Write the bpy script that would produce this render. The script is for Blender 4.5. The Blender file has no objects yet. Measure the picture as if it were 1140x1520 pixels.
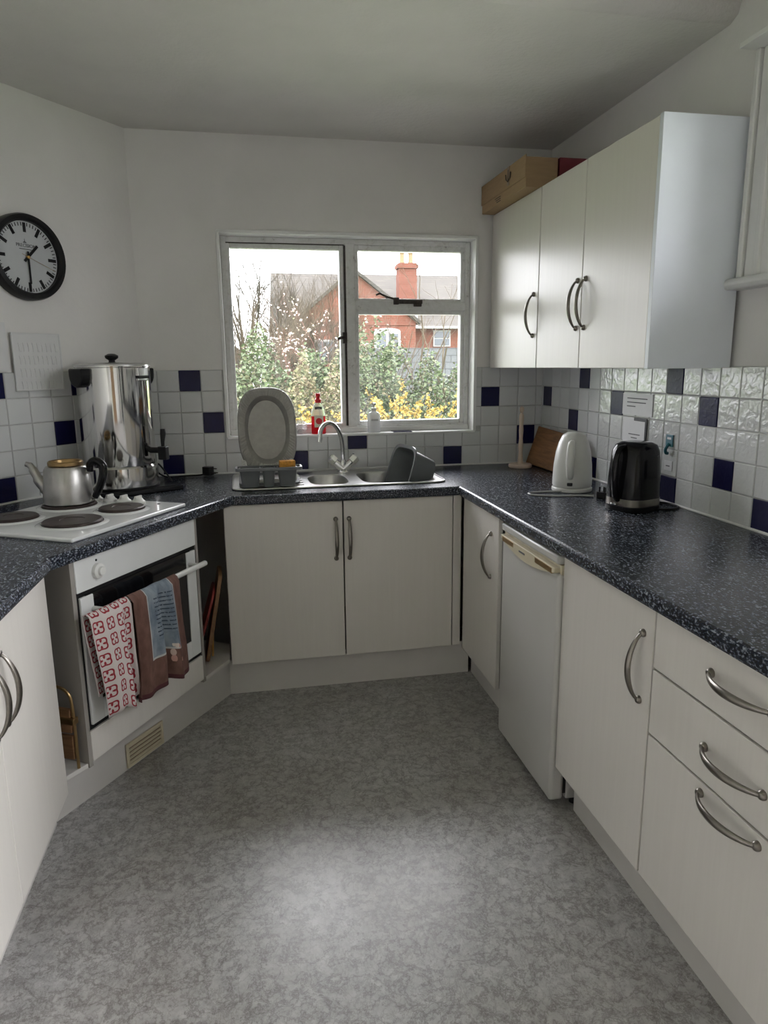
import bpy, bmesh, math, random
from mathutils import Vector, Matrix, Euler
random.seed(7)
SC = bpy.context.scene
COL = SC.collection
PI = math.pi
R = math.radians

# ------------------------------------------------------------------ camera
cam_d = bpy.data.cameras.new('camera')
cam_d.sensor_fit = 'HORIZONTAL'; cam_d.sensor_width = 36.0
cam_d.lens = 36.0 * 1040.3 / 1140.0
cam_d.clip_start = 0.05; cam_d.clip_end = 300
cam = bpy.data.objects.new('camera', cam_d); COL.objects.link(cam)
PITCH, YAW, ROLL = 0.2062, 0.1927, -0.0096
Fv = Vector((math.sin(YAW)*math.cos(PITCH), math.cos(YAW)*math.cos(PITCH), -math.sin(PITCH)))
Rv = Vector((math.cos(YAW), -math.sin(YAW), 0))
Uv = Rv.cross(Fv)
R2 = Rv*math.cos(ROLL) + Uv*math.sin(ROLL)
U2 = -Rv*math.sin(ROLL) + Uv*math.cos(ROLL)
cam.matrix_world = Matrix(((R2.x, U2.x, -Fv.x, -1.5629), (R2.y, U2.y, -Fv.y, -3.5665), (R2.z, U2.z, -Fv.z, 1.4333), (0, 0, 0, 1)))
SC.camera = cam

# ------------------------------------------------------------------ sky, daylight, exposure
SKY = 9.0      # zenith; a standard overcast sky falls to a third of this at the horizon
world = bpy.data.worlds.new('overcast_sky'); SC.world = world
world.use_nodes = True
bg = world.node_tree.nodes['Background']
wn = world.node_tree
wtc = wn.nodes.new('ShaderNodeTexCoord'); wsp = wn.nodes.new('ShaderNodeSeparateXYZ'); wmr = wn.nodes.new('ShaderNodeMapRange')
wn.links.new(wtc.outputs['Generated'], wsp.inputs[0]); wn.links.new(wsp.outputs[2], wmr.inputs[0])
wmr.inputs[1].default_value = 0.0; wmr.inputs[2].default_value = 1.0; wmr.inputs[3].default_value = SKY/3; wmr.inputs[4].default_value = SKY
bg.inputs[0].default_value = (0.95, 0.955, 1.0, 1); wn.links.new(wmr.outputs[0], bg.inputs[1])
SC.view_settings.view_transform = 'Standard'
SC.view_settings.look = 'None'
SC.view_settings.gamma = 1.0
SC.view_settings.use_curve_mapping = False
SC.view_settings.exposure = 1.32

def portal(name, loc, rot, sx, sy):
    l = bpy.data.lights.new(name, 'AREA'); l.shape = 'RECTANGLE'; l.size = sx; l.size_y = sy
    l.cycles.is_portal = True
    o = bpy.data.objects.new(name, l); COL.objects.link(o); o.location = loc; o.rotation_euler = rot
    return o
portal('window_portal_back', (-1.01, 0.17, 1.575), (R(-90), 0, 0), 1.22, 0.92)          # faces -Y, into the room
portal('window_portal_right', (0.16, -2.245, 2.01), (0, R(90), 0), 0.64, 1.2)            # faces -X
portal('added_door_portal', (0.16, -3.965, 1.06), (0, R(90), 0), 2.06, 1.95)  # opening of the added door, out of view

# ------------------------------------------------------------------ materials
def new_mat(name):
    m = bpy.data.materials.new(name); m.use_nodes = True
    nt = m.node_tree; b = nt.nodes['Principled BSDF']
    return m, nt, b
def N(nt, t, **kw):
    n = nt.nodes.new(t)
    for k, v in kw.items():
        if k.startswith('i_'): n.inputs[int(k[2:])].default_value = v
        else: setattr(n, k, v)
    return n
def L(nt, a, b): nt.links.new(a, b)
def ramp(nt, fac, stops):
    r = N(nt, 'ShaderNodeValToRGB'); e = r.color_ramp.elements
    while len(e) < len(stops): e.new(0.5)
    for q, (p, c) in zip(e, stops):
        q.position = p; q.color = (c[0], c[1], c[2], 1)
    L(nt, fac, r.inputs[0]); return r.outputs[0]
def objc(nt, scale=(1, 1, 1)):
    tc = N(nt, 'ShaderNodeTexCoord'); mp = N(nt, 'ShaderNodeMapping'); mp.inputs['Scale'].default_value = scale
    L(nt, tc.outputs['Object'], mp.inputs[0]); return mp.outputs[0]
def noise(nt, vec, scale, detail=3, rough=0.55, dist=0.0):
    n = N(nt, 'ShaderNodeTexNoise'); n.inputs['Scale'].default_value = scale; n.inputs['Detail'].default_value = detail
    n.inputs['Roughness'].default_value = rough; n.inputs['Distortion'].default_value = dist
    L(nt, vec, n.inputs['Vector']); return n.outputs[0]
def bump(nt, b, h, strength, dist=0.01):
    n = N(nt, 'ShaderNodeBump'); n.inputs['Strength'].default_value = strength; n.inputs['Distance'].default_value = dist
    L(nt, h, n.inputs['Height']); L(nt, n.outputs[0], b.inputs['Normal'])
def simple(name, col, rough=0.5, metal=0.0, var=0.06, scale=30, bmp=0.0, spec=0.5, bscale=None, coat=0, stretch=(1, 1, 1)):
    m, nt, b = new_mat(name)
    v = objc(nt, stretch); f = noise(nt, v, scale, 4)
    c0 = [max(0, c*(1-var)) for c in col]; c1 = [min(1, c*(1+var)) for c in col]
    L(nt, ramp(nt, f, [(0.3, c0), (0.7, c1)]), b.inputs['Base Color'])
    b.inputs['Roughness'].default_value = rough; b.inputs['Metallic'].default_value = metal
    b.inputs['Specular IOR Level'].default_value = spec
    b.inputs['Coat Weight'].default_value = coat
    if bmp: bump(nt, b, noise(nt, v, bscale or scale*3, 3), bmp, 0.004)
    return m

M = {}
M['wall'] = simple('wall_paint', (0.74, 0.725, 0.705), 0.75, var=0.04, scale=3, bmp=0.25, bscale=38)
M['ceiling'] = simple('ceiling_paint', (0.70, 0.685, 0.65), 0.85, var=0.06, scale=2.2, bmp=0.6, bscale=55)
M['white_gloss'] = simple('white_gloss_paint', (0.72, 0.72, 0.70), 0.35, var=0.04, scale=8)
M['reveal'] = simple('white_reveal_paint', (0.78, 0.78, 0.77), 0.5, var=0.04, scale=9, bmp=0.15, bscale=40)
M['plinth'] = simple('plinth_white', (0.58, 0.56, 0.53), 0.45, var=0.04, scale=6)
M['cab_white'] = simple('cabinet_white', (0.73, 0.765, 0.82), 0.45, var=0.03, scale=6)
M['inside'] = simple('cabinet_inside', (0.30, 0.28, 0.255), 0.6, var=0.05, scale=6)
M['cream'] = simple('cream_plastic', (0.56, 0.50, 0.36), 0.4, var=0.05, scale=12)
M['white_plastic'] = simple('white_plastic', (0.68, 0.68, 0.65), 0.28, var=0.03, scale=12)
M['white_enamel'] = simple('white_enamel', (0.70, 0.71, 0.70), 0.16, var=0.02, scale=12, coat=0.4)
M['fridge'] = simple('fridge_white', (0.50, 0.49, 0.465), 0.3, var=0.02, scale=5)
M['black'] = simple('black_plastic', (0.012, 0.012, 0.013), 0.35, var=0.2, scale=20, spec=0.25)
M['black_gloss'] = simple('black_gloss', (0.006, 0.006, 0.007), 0.14, var=0.1, scale=20, spec=0.28)
M['black_glass'] = simple('oven_glass', (0.006, 0.006, 0.007), 0.12, var=0.1, scale=20)
M['grey_plastic'] = simple('grey_plastic', (0.135, 0.145, 0.15), 0.38, var=0.05, scale=14)
M['hotplate'] = simple('hotplate_iron', (0.045, 0.032, 0.028), 0.42, var=0.35, scale=25, metal=0.3)
M['chrome'] = simple('chrome', (0.80, 0.80, 0.80), 0.08, metal=1, var=0.02)
M['steel'] = simple('stainless', (0.55, 0.545, 0.53), 0.28, metal=1, var=0.05, scale=60)
M['steel_mirror'] = simple('polished_steel', (0.66, 0.65, 0.63), 0.09, metal=1, var=0.03, scale=6)
M['handle'] = simple('brushed_nickel', (0.25, 0.23, 0.205), 0.30, metal=1, var=0.06, scale=80)
M['aluminium'] = simple('worn_aluminium', (0.44, 0.43, 0.41), 0.36, metal=1, var=0.12, scale=22, bmp=0.1)
M['brass'] = simple('aged_brass', (0.33, 0.22, 0.10), 0.35, metal=0.9, var=0.15, scale=30)
M['foil'] = simple('foil', (0.36, 0.35, 0.33), 0.50, metal=1, var=0.08, scale=25, bmp=0.35, bscale=60)
M['foil_bright'] = simple('foil_rim', (0.62, 0.62, 0.61), 0.20, metal=1, var=0.1, scale=40, bmp=0.5, bscale=90)
M['sponge'] = simple('sponge_orange', (0.62, 0.29, 0.05), 0.9, var=0.25, scale=120, bmp=0.6)
M['pale_wood'] = simple('pale_wood', (0.62, 0.50, 0.40), 0.55, var=0.08, scale=12, stretch=(1, 1, 0.1))
M['red_plastic'] = simple('red_plastic', (0.70, 0.02, 0.03), 0.3, var=0.05)
M['dark_iron'] = simple('rusty_iron', (0.055, 0.045, 0.04), 0.6, var=0.5, scale=90, metal=0.4)
M['paper'] = simple('paper', (0.66, 0.66, 0.66), 0.5, var=0.02)
M['text_grey'] = simple('print_grey', (0.10, 0.10, 0.105), 0.7, var=0.1)
M['teal'] = simple('teal_plastic', (0.01, 0.12, 0.16), 0.35, var=0.1)
M['red_card'] = simple('red_card', (0.16, 0.02, 0.03), 0.6, var=0.1)
M['ink'] = simple('brown_ink', (0.05, 0.035, 0.02), 0.7, var=0.1)
M['card'] = simple('cardboard', (0.33, 0.22, 0.12), 0.85, var=0.07, scale=14, stretch=(1, 1, 6))
M['tape'] = simple('parcel_tape', (0.20, 0.14, 0.09), 0.35, var=0.1)
M['yellow_card'] = simple('yellow_card', (0.40, 0.20, 0.03), 0.7, var=0.1)
M['soap'] = None
M['grout'] = simple('grout', (0.45, 0.45, 0.44), 0.9, var=0.1, scale=40)
M['sealant'] = simple('sealant', (0.72, 0.72, 0.70), 0.45, var=0.05)
M['red_tray'] = simple('red_lacquer', (0.22, 0.015, 0.012), 0.4, var=0.15)
M['clock_face'] = simple('clock_face', (0.50, 0.52, 0.53), 0.6, var=0.02)
M['gold'] = simple('gold_pin', (0.6, 0.38, 0.12), 0.35, metal=1, var=0.05)
M['soap_clear'] = simple('clear_soap', (0.85, 0.86, 0.87), 0.2, var=0.02)
M['label_cream'] = simple('cream_label', (0.80, 0.76, 0.62), 0.5, var=0.05)
M['grey_cable'] = simple('grey_cable', (0.42, 0.42, 0.42), 0.45, var=0.05)

def wood(name, c0, c1, rough=0.5, s=(3, 30, 30)):
    m, nt, b = new_mat(name)
    f = noise(nt, objc(nt, s), 1.6, 6, 0.65, 1.2)
    L(nt, ramp(nt, f, [(0.28, c0), (0.72, c1)]), b.inputs['Base Color']); b.inputs['Roughness'].default_value = rough
    bump(nt, b, f, 0.2, 0.003); return m
M['board'] = wood('chopping_board_wood', (0.13, 0.055, 0.02), (0.42, 0.20, 0.08), 0.5)
M['board2'] = wood('tray_wood', (0.16, 0.08, 0.035), (0.30, 0.16, 0.075), 0.55)
M['door_wood'] = wood('rear_door_wood', (0.22, 0.13, 0.07), (0.40, 0.27, 0.16), 0.45, (30, 30, 2))

def m_door():
    m, nt, b = new_mat('cream_woodgrain_door')
    v = objc(nt, (28, 28, 1.1)); f = noise(nt, v, 2.2, 5, 0.6, 0.6)
    L(nt, ramp(nt, f, [(0.25, (0.64, 0.61, 0.565)), (0.75, (0.67, 0.64, 0.595))]), b.inputs['Base Color'])
    b.inputs['Roughness'].default_value = 0.30
    b.inputs['Specular IOR Level'].default_value = 0.28
    bump(nt, b, f, 0.14, 0.002); return m
M['door'] = m_door()

def m_floor():
    m, nt, b = new_mat('marbled_grey_vinyl')
    v = objc(nt)
    big = noise(nt, v, 2.4, 5, 0.65, 0.3)
    mid = noise(nt, v, 26, 8, 0.76, 0.2)
    vein = noise(nt, v, 12, 10, 0.72, 0.25)
    vein2 = noise(nt, objc(nt, (1.5, 1, 1)), 21, 8, 0.72, 0.3)
    a = ramp(nt, mid, [(0.30, (0.31, 0.305, 0.30)), (0.5, (0.43, 0.425, 0.42)), (0.70, (0.55, 0.545, 0.54))])
    def veins(f, d, w): return ramp(nt, f, [(0.5-w, (1, 1, 1)), (0.497, d), (0.503, d), (0.5+w, (1, 1, 1))])
    def mul(x, y, f):
        mx = N(nt, 'ShaderNodeMix', data_type='RGBA', blend_type='MULTIPLY'); mx.inputs[0].default_value = f
        L(nt, x, mx.inputs[6]); L(nt, y, mx.inputs[7]); return mx.outputs[2]
    c = mul(a, veins(vein, (0.52, 0.50, 0.48), 0.035), 0.8)
    c = mul(c, veins(vein2, (0.60, 0.58, 0.56), 0.03), 0.7)
    c = mul(c, ramp(nt, big, [(0.30, (0.80, 0.77, 0.74)), (0.70, (1.08, 1.09, 1.10))]), 1.0)
    L(nt, c, b.inputs['Base Color'])
    b.inputs['Roughness'].default_value = 0.30
    b.inputs['Specular IOR Level'].default_value = 0.6
    bump(nt, b, noise(nt, v, 45, 5), 0.16, 0.003); return m
M['floor'] = m_floor()

def m_worktop():
    m, nt, b = new_mat('dark_flecked_laminate')
    v = objc(nt); f = noise(nt, objc(nt, (1, .6, 1)), 190, 2, 0.55, 0.1); g = noise(nt, v, 40, 2)
    a = ramp(nt, f, [(0.0, (0.005, 0.007, 0.012)), (0.48, (0.011, 0.014, 0.022)), (0.56, (0.055, 0.065, 0.085)), (0.66, (0.22, 0.24, 0.275))])
    L(nt, a, b.inputs['Base Color'])
    b.inputs['Roughness'].default_value = 0.27
    b.inputs['Specular IOR Level'].default_value = 0.36
    bump(nt, b, g, 0.06, 0.002); return m
M['worktop'] = m_worktop()

def m_tile(name, col, rough, bm_s, bscale):
    m, nt, b = new_mat(name)
    oi = N(nt, 'ShaderNodeObjectInfo')
    mul = N(nt, 'ShaderNodeMapRange'); mul.inputs[3].default_value = 0.93; mul.inputs[4].default_value = 1.05
    L(nt, oi.outputs['Random'], mul.inputs[0])
    mx = N(nt, 'ShaderNodeMix', data_type='RGBA', blend_type='MULTIPLY'); mx.inputs[0].default_value = 1
    mx.inputs[6].default_value = (*col, 1); L(nt, mul.outputs[0], mx.inputs[7]); L(nt, mx.outputs[2], b.inputs['Base Color'])
    b.inputs['Roughness'].default_value = rough
    if 'navy' in name: b.inputs['Specular IOR Level'].default_value = 0.12 if 'rippled' in name else 0.25
    tc = N(nt, 'ShaderNodeTexCoord'); ad = N(nt, 'ShaderNodeVectorMath', operation='ADD')
    L(nt, tc.outputs['Object'], ad.inputs[0]); 
    ml = N(nt, 'ShaderNodeVectorMath', operation='SCALE'); ml.inputs['Scale'].default_value = 1
    L(nt, oi.outputs['Location'], ml.inputs[0]); L(nt, ml.outputs[0], ad.inputs[1])
    bump(nt, b, noise(nt, ad.outputs[0], bscale, 2, 0.5, 0.8), bm_s, 0.006); return m
M['tile_w'] = m_tile('white_tile', (0.62, 0.63, 0.63), 0.16, 0.10, 18)
M['tile_b'] = m_tile('navy_tile', (0.010, 0.010, 0.055), 0.22, 0.10, 18)
M['tile_w2'] = m_tile('white_rippled_tile', (0.60, 0.61, 0.60), 0.14, 0.42, 36)
M['tile_b2'] = m_tile('navy_rippled_tile', (0.010, 0.010, 0.050), 0.34, 0.16, 42)

def m_frame():
    m, nt, b = new_mat('peeling_white_paint')
    v = objc(nt); f = noise(nt, v, 34, 6, 0.7, 0.4); g = noise(nt, v, 6, 3)
    ad = N(nt, 'ShaderNodeMath', operation='MULTIPLY_ADD'); L(nt, g, ad.inputs[0]); ad.inputs[1].default_value = 0.35; L(nt, f, ad.inputs[2])
    L(nt, ramp(nt, ad.outputs[0], [(0.47, (0.10, 0.085, 0.07)), (0.50, (0.52, 0.51, 0.49)), (0.6, (0.66, 0.66, 0.64)), (0.8, (0.72, 0.72, 0.71))]), b.inputs['Base Color'])
    b.inputs['Roughness'].default_value = 0.5; bump(nt, b, f, 0.35, 0.004); return m
M['frame'] = m_frame()

def m_glass(name, haze=0.03):
    m = bpy.data.materials.new(name); m.use_nodes = True; nt = m.node_tree
    nt.nodes.remove(nt.nodes['Principled BSDF'])
    out = nt.nodes['Material Output']
    tr = N(nt, 'ShaderNodeBsdfTransparent'); gl = N(nt, 'ShaderNodeBsdfGlossy'); gl.inputs['Roughness'].default_value = 0.03
    df = N(nt, 'ShaderNodeBsdfTranslucent'); df.inputs[0].default_value = (0.9, 0.9, 0.9, 1)
    fr = N(nt, 'ShaderNodeFresnel'); fr.inputs[0].default_value = 1.35
    v = objc(nt); f = noise(nt, v, 5, 4)
    mr = N(nt, 'ShaderNodeMapRange'); mr.inputs[1].default_value = 0.4; mr.inputs[2].default_value = 0.8; mr.inputs[3].default_value = haze*0.5; mr.inputs[4].default_value = haze*2.0
    L(nt, f, mr.inputs[0])
    m1 = N(nt, 'ShaderNodeMixShader'); L(nt, mr.outputs[0], m1.inputs[0]); L(nt, tr.outputs[0], m1.inputs[1]); L(nt, df.outputs[0], m1.inputs[2])
    m2 = N(nt, 'ShaderNodeMixShader'); L(nt, fr.outputs[0], m2.inputs[0]); L(nt, m1.outputs[0], m2.inputs[1]); L(nt, gl.outputs[0], m2.inputs[2])
    L(nt, m2.outputs[0], out.inputs[0]); return m
M['glass'] = m_glass('window_glass', 0.008)

def m_clear(name, col, rough=0.1, alpha=0.5):
    m, nt, b = new_mat(name)
    v = objc(nt); f = noise(nt, v, 20, 2)
    L(nt, ramp(nt, f, [(0.2, [c*0.96 for c in col]), (0.8, col)]), b.inputs['Base Color'])
    b.inputs['Roughness'].default_value = rough; b.inputs['Transmission Weight'].default_value = alpha; b.inputs['IOR'].default_value = 1.3
    return m
M['red_liquid'] = m_clear('red_detergent', (0.85, 0.02, 0.04), 0.15, 0.45)
M['clear_plastic'] = m_clear('clear_plastic', (0.90, 0.91, 0.92), 0.12, 0.6)
M['soap'] = m_clear('cloudy_soap', (0.90, 0.91, 0.92), 0.25, 0.25)
M['cut_glass'] = m_clear('cut_glass', (0.92, 0.92, 0.92), 0.06, 0.85)

def leaf_mat(name, cols, rough=0.6):
    m, nt, b = new_mat(name)
    g = N(nt, 'ShaderNodeNewGeometry')
    k = len(cols)
    L(nt, ramp(nt, g.outputs['Random Per Island'], [(i/(k-1), c) for i, c in enumerate(cols)]), b.inputs['Base Color'])
    b.inputs['Roughness'].default_value = rough; b.inputs['Specular IOR Level'].default_value = 0.08; return m
M['leaf'] = leaf_mat('hedge_leaf', [(0.0298, 0.0480, 0.0182), (0.0566, 0.0778, 0.0326), (0.0893, 0.1075, 0.0653), (0.0413, 0.0595, 0.0250), (0.1008, 0.0864, 0.0538)])
M['leaf2'] = leaf_mat('bramble_leaf', [(0.0614, 0.0720, 0.0278), (0.0998, 0.0893, 0.0470), (0.1171, 0.0893, 0.0614), (0.0720, 0.0893, 0.0394)])
M['yellow'] = leaf_mat('forsythia_flower', [(0.2082, 0.1377, 0.0187), (0.2448, 0.1836, 0.0493), (0.1717, 0.1283, 0.0340)])
M['blossom'] = leaf_mat('pale_blossom', [(0.280, 0.224, 0.210), (0.350, 0.308, 0.287), (0.238, 0.147, 0.133)])
M['twig'] = simple('twig_bark', (0.0495, 0.0391, 0.0264), 0.9, var=0.25, spec=0.05, scale=8)
M['twig_red'] = simple('reddish_twig', (0.0798, 0.0420, 0.0336), 0.9, var=0.2, spec=0.05, scale=8)
M['twig_dark'] = simple('tree_bark', (0.0270, 0.0229, 0.0162), 0.9, var=0.3, spec=0.05, scale=6)
M['grass'] = simple('lawn', (0.10, 0.15, 0.05), 0.95, var=0.3, scale=2)
M['pot'] = simple('chimney_pot_clay', (0.1274, 0.0833, 0.0364), 0.8, var=0.1)
M['slate'] = None
M['unseen_patio'] = simple('pale_concrete', (0.50, 0.49, 0.47), 0.9, var=0.12, scale=3)
def m_brick(name, c1, c2, mortar, scale):
    m, nt, b = new_mat(name)
    tc = N(nt, 'ShaderNodeTexCoord'); sp = N(nt, 'ShaderNodeSeparateXYZ'); cb = N(nt, 'ShaderNodeCombineXYZ')
    L(nt, tc.outputs['Object'], sp.inputs[0])
    ad = N(nt, 'ShaderNodeMath', operation='ADD'); L(nt, sp.outputs[0], ad.inputs[0]); L(nt, sp.outputs[1], ad.inputs[1])
    L(nt, ad.outputs[0], cb.inputs[0]); L(nt, sp.outputs[2], cb.inputs[1])
    br = N(nt, 'ShaderNodeTexBrick'); br.inputs['Color1'].default_value = (*c1, 1); br.inputs['Color2'].default_value = (*c2, 1); br.inputs['Mortar'].default_value = (*mortar, 1)
    br.inputs['Scale'].default_value = scale; br.inputs['Mortar Size'].default_value = 0.018
    L(nt, cb.outputs[0], br.inputs['Vector']); L(nt, br.outputs[0], b.inputs['Base Color']); b.inputs['Roughness'].default_value = 0.9; b.inputs['Specular IOR Level'].default_value = 0.05; return m
M['brick'] = m_brick('red_brick', (0.1070, 0.0392, 0.0266), (0.0857, 0.0309, 0.0201), (0.1010, 0.0659, 0.0510), 2.2)
M['slate'] = m_brick('grey_roof_tiles', (0.0413, 0.0384, 0.0346), (0.0510, 0.0468, 0.0406), (0.0219, 0.0196, 0.0173), 1.6)
M['block'] = m_brick('grey_block_wall', (0.0792, 0.0824, 0.0864), (0.0696, 0.0728, 0.0768), (0.0448, 0.0448, 0.0480), 1.1)
M['far_glass'] = simple('far_window_glass', (0.0400, 0.0480, 0.0560), 0.1, var=0.1)
M['far_white'] = simple('far_white_frame', (0.1890, 0.1890, 0.1842), 0.6, var=0.03)

# ------------------------------------------------------------------ mesh helpers
def bx(bm, x0, x1, y0, y1, z0, z1):
    vs = [bm.verts.new((x, y, z)) for z in (z0, z1) for y in (y0, y1) for x in (x0, x1)]
    for f in ((0, 2, 3, 1), (4, 5, 7, 6), (0, 1, 5, 4), (1, 3, 7, 5), (3, 2, 6, 7), (2, 0, 4, 6)):
        bm.faces.new([vs[i] for i in f])
    return vs
def box(x0, x1, y0, y1, z0, z1):
    bm = bmesh.new(); bx(bm, x0, x1, y0, y1, z0, z1); return bm
def prism(pts, z0, z1):
    bm = bmesh.new()
    a = [bm.verts.new((p[0], p[1], z0)) for p in pts]; b = [bm.verts.new((p[0], p[1], z1)) for p in pts]
    n = len(pts)
    bm.faces.new(a[::-1]); bm.faces.new(b)
    for i in range(n): bm.faces.new((a[i], a[(i+1) % n], b[(i+1) % n], b[i]))
    return bm
def lathe(prof, seg=32, bm=None, cap0=True, cap1=True, sx=1.0, sy=1.0, off=(0, 0, 0)):
    bm = bm or bmesh.new(); rings = []
    for r, z in prof:
        rings.append([bm.verts.new((off[0]+sx*r*math.cos(2*PI*i/seg), off[1]+sy*r*math.sin(2*PI*i/seg), off[2]+z)) for i in range(seg)])
    for a, b in zip(rings, rings[1:]):
        for i in range(seg):
            bm.faces.new((a[i], a[(i+1) % seg], b[(i+1) % seg], b[i]))
    if cap0: bm.faces.new(rings[0][::-1])
    if cap1: bm.faces.new(rings[-1])
    return bm
def tube(pts, rad, seg=8, bm=None, caps=True, flat=1.0, up=None):
    bm = bm or bmesh.new(); P = [Vector(p) for p in pts]
    if not hasattr(rad, '__len__'): rad = [rad]*len(P)
    rings = []; nrm = Vector(up) if up else None
    for i, p in enumerate(P):
        t = (P[min(i+1, len(P)-1)] - P[max(i-1, 0)]).normalized()
        if nrm is None:
            nrm = t.orthogonal().normalized()
        nrm = (nrm - t*nrm.dot(t))
        if nrm.length < 1e-6: nrm = t.orthogonal()
        nrm.normalize(); bn = t.cross(nrm)
        rings.append([bm.verts.new(p + nrm*rad[i]*math.cos(2*PI*k/seg)*flat + bn*rad[i]*math.sin(2*PI*k/seg)) for k in range(seg)])
    for a, b in zip(rings, rings[1:]):
        for k in range(seg): bm.faces.new((a[k], a[(k+1) % seg], b[(k+1) % seg], b[k]))
    if caps: bm.faces.new(rings[0][::-1]); bm.faces.new(rings[-1])
    return bm
def spline(pts, n=8):
    P = [Vector(p) for p in pts]; P = [P[0]*2-P[1]] + P + [P[-1]*2-P[-2]]; out = []
    for i in range(1, len(P)-2):
        for k in range(n):
            t = k/n; a, b, c, d = P[i-1], P[i], P[i+1], P[i+2]
            out.append(0.5*((2*b)+(-a+c)*t+(2*a-5*b+4*c-d)*t*t+(-a+3*b-3*c+d)*t**3))
    out.append(P[-2]); return out
def sup(w, h, n=32, e=4.0, cx=0, cy=0):
    o = []
    for i in range(n):
        a = 2*PI*i/n; c, s = math.cos(a), math.sin(a)
        o.append((cx+w*math.copysign(abs(c)**(2/e), c), cy+h*math.copysign(abs(s)**(2/e), s)))
    return o

MW = {}
def mk(name, bm, mat, bev=0.0, smooth=None):
    me = bpy.data.meshes.new(name)
    bmesh.ops.recalc_face_normals(bm, faces=bm.faces[:])
    bm.to_mesh(me); bm.free()
    if mat is not None: me.materials.append(mat)
    if smooth:
        for p in me.polygons: p.use_smooth = True
        me.set_sharp_from_angle(angle=R(smooth))
    return me
def link(name, me, parent=None, bev=0.0, loc=None, rot=None):
    o = bpy.data.objects.new(name, me); COL.objects.link(o)
    if parent is not None: o.parent = parent
    if loc is not None: o.location = loc
    if rot is not None: o.rotation_euler = rot
    if bev:
        b = o.modifiers.new('bevel', 'BEVEL'); b.width = bev; b.segments = 2; b.limit_method = 'ANGLE'; b.angle_limit = R(35)
    return o
def P(name, bm, mat, parent, bev=0.0, smooth=None, label=None, world=False):
    """a part (child); geometry in the thing's own frame, or in world coordinates with world=True"""
    if world:
        bmesh.ops.transform(bm, matrix=MW[parent.name].inverted(), verts=bm.verts[:])
    o = link(name, mk(name, bm, M[mat] if isinstance(mat, str) else mat, smooth=smooth), parent, bev)
    MW[o.name] = MW[parent.name]
    if label: o['label'] = label
    return o
def tag(o, label, cat, group=None, kind=None):
    o['label'] = label; o['category'] = cat
    if group: o['group'] = group
    if kind: o['kind'] = kind
    return o
def thing(name, label, cat, loc=(0, 0, 0), rotz=0.0, group=None, rot=None):
    o = bpy.data.objects.new(name, None); COL.objects.link(o); o.empty_display_size = 0.05
    o.location = loc; e = Euler(rot if rot else (0, 0, rotz)); o.rotation_euler = e
    MW[o.name] = Matrix.Translation(loc) @ e.to_matrix().to_4x4()
    return tag(o, label, cat, group)
def single(name, bm, mat, label, cat, base=None, bev=0.0, smooth=None, group=None):
    """a thing that is one mesh, given in world coordinates; origin moved to its base"""
    b = Vector(base) if base else Vector((0, 0, 0))
    bmesh.ops.translate(bm, vec=-b, verts=bm.verts[:])
    o = link(name, mk(name, bm, M[mat], smooth=smooth), None, bev, loc=b)
    return tag(o, label, cat, group)
def struct(name, bm, mat, bev=0.0, smooth=None):
    o = link(name, mk(name, bm, M[mat], smooth=smooth), None, bev)
    MW[o.name] = Matrix.Identity(4); o['kind'] = 'structure'; return o

# ------------------------------------------------------------------ room shell
T = 0.102; WT = 0.91; ZT = WT + 5*T
CZ = 2.483
XL = -2.75; YR = -5.2
DX, DY = -math.sin(R(38.61)), -math.cos(R(38.61))         # diagonal wall direction (away from its back corner)
XC = -2.0295
DL = (XL - XC)/DX                                          # length until it meets the left wall
YD = DY*DL
WX0, WX1, WZ0, WZ1 = -1.655, -0.371, 1.095, 2.062          # back window opening
VY0, VY1, VZ0, VZ1 = -2.85, -1.64, 1.69, 2.33
GY0, GY1, GZ1 = -4.95, -2.98, 2.10                              # glazed door added out of view to let more daylight in             # right window opening
G = 0.010

struct('floor', prism([(XL-.25, YR-.2), (0.25, YR-.2), (0.25, 0.25), (XL-.25, 0.25)], -0.12, 0.0), 'floor')
bm = box(XL-.25, 0.25, -1.38, 0.25, CZ, CZ+.5); struct('ceiling', bm, 'ceiling', bev=0.05, smooth=60)
struct('ceiling_high', box(XL-.25, 0.25, YR-.2, -1.38, CZ+.10, CZ+.5), 'ceiling')

bm = bmesh.new(); H = CZ+.15
bx(bm, -2.35, WX0, G, .20, 0, H); bx(bm, WX1, .25, G, .20, 0, H); bx(bm, WX0, WX1, G, .20, 0, WZ0-.012); bx(bm, WX0, WX1, G, .20, WZ1, H)
wall_back = struct('wall_back', bm, 'wall')
bm = bmesh.new()
bx(bm, G, .20, VY1, .01, 0, H); bx(bm, G, .20, YR, GY0, 0, H); bx(bm, G, .20, GY1, VY0, 0, H); bx(bm, G, .20, GY0, GY1, GZ1, H); bx(bm, G, .20, VY0, VY1, 0, VZ0); bx(bm, G, .20, VY0, VY1, VZ1, H)
wall_right = struct('wall_right', bm, 'wall')
nx, ny = -math.cos(R(38.61)), math.sin(R(38.61))           # outward from the room
p0 = (XC+nx*G+.02*(-DX), ny*G+.02*(-DY)); p1 = (XL+nx*G+.15*DX, YD+ny*G+.15*DY)
wall_diag = struct('wall_diagonal', prism([p0, p1, (p1[0]+nx*.15, p1[1]+ny*.15), (p0[0]+nx*.15, p0[1]+ny*.15)], 0, H), 'wall')
struct('wall_left', box(XL-.2, XL, YR, YD+.05, 0, H), 'wall')
bm = bmesh.new()
bx(bm, XL-.2, -2.0, YR-.2, YR, 0, H); bx(bm, -1.15, .2, YR-.2, YR, 0, H); bx(bm, -2.0, -1.15, YR-.2, YR, 2.02, H)
struct('wall_rear', bm, 'wall')
rd = struct('door_1', box(-1.985, -1.165, YR-.06, YR-.02, .005, 2.01), 'door_wood', bev=.003)

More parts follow.
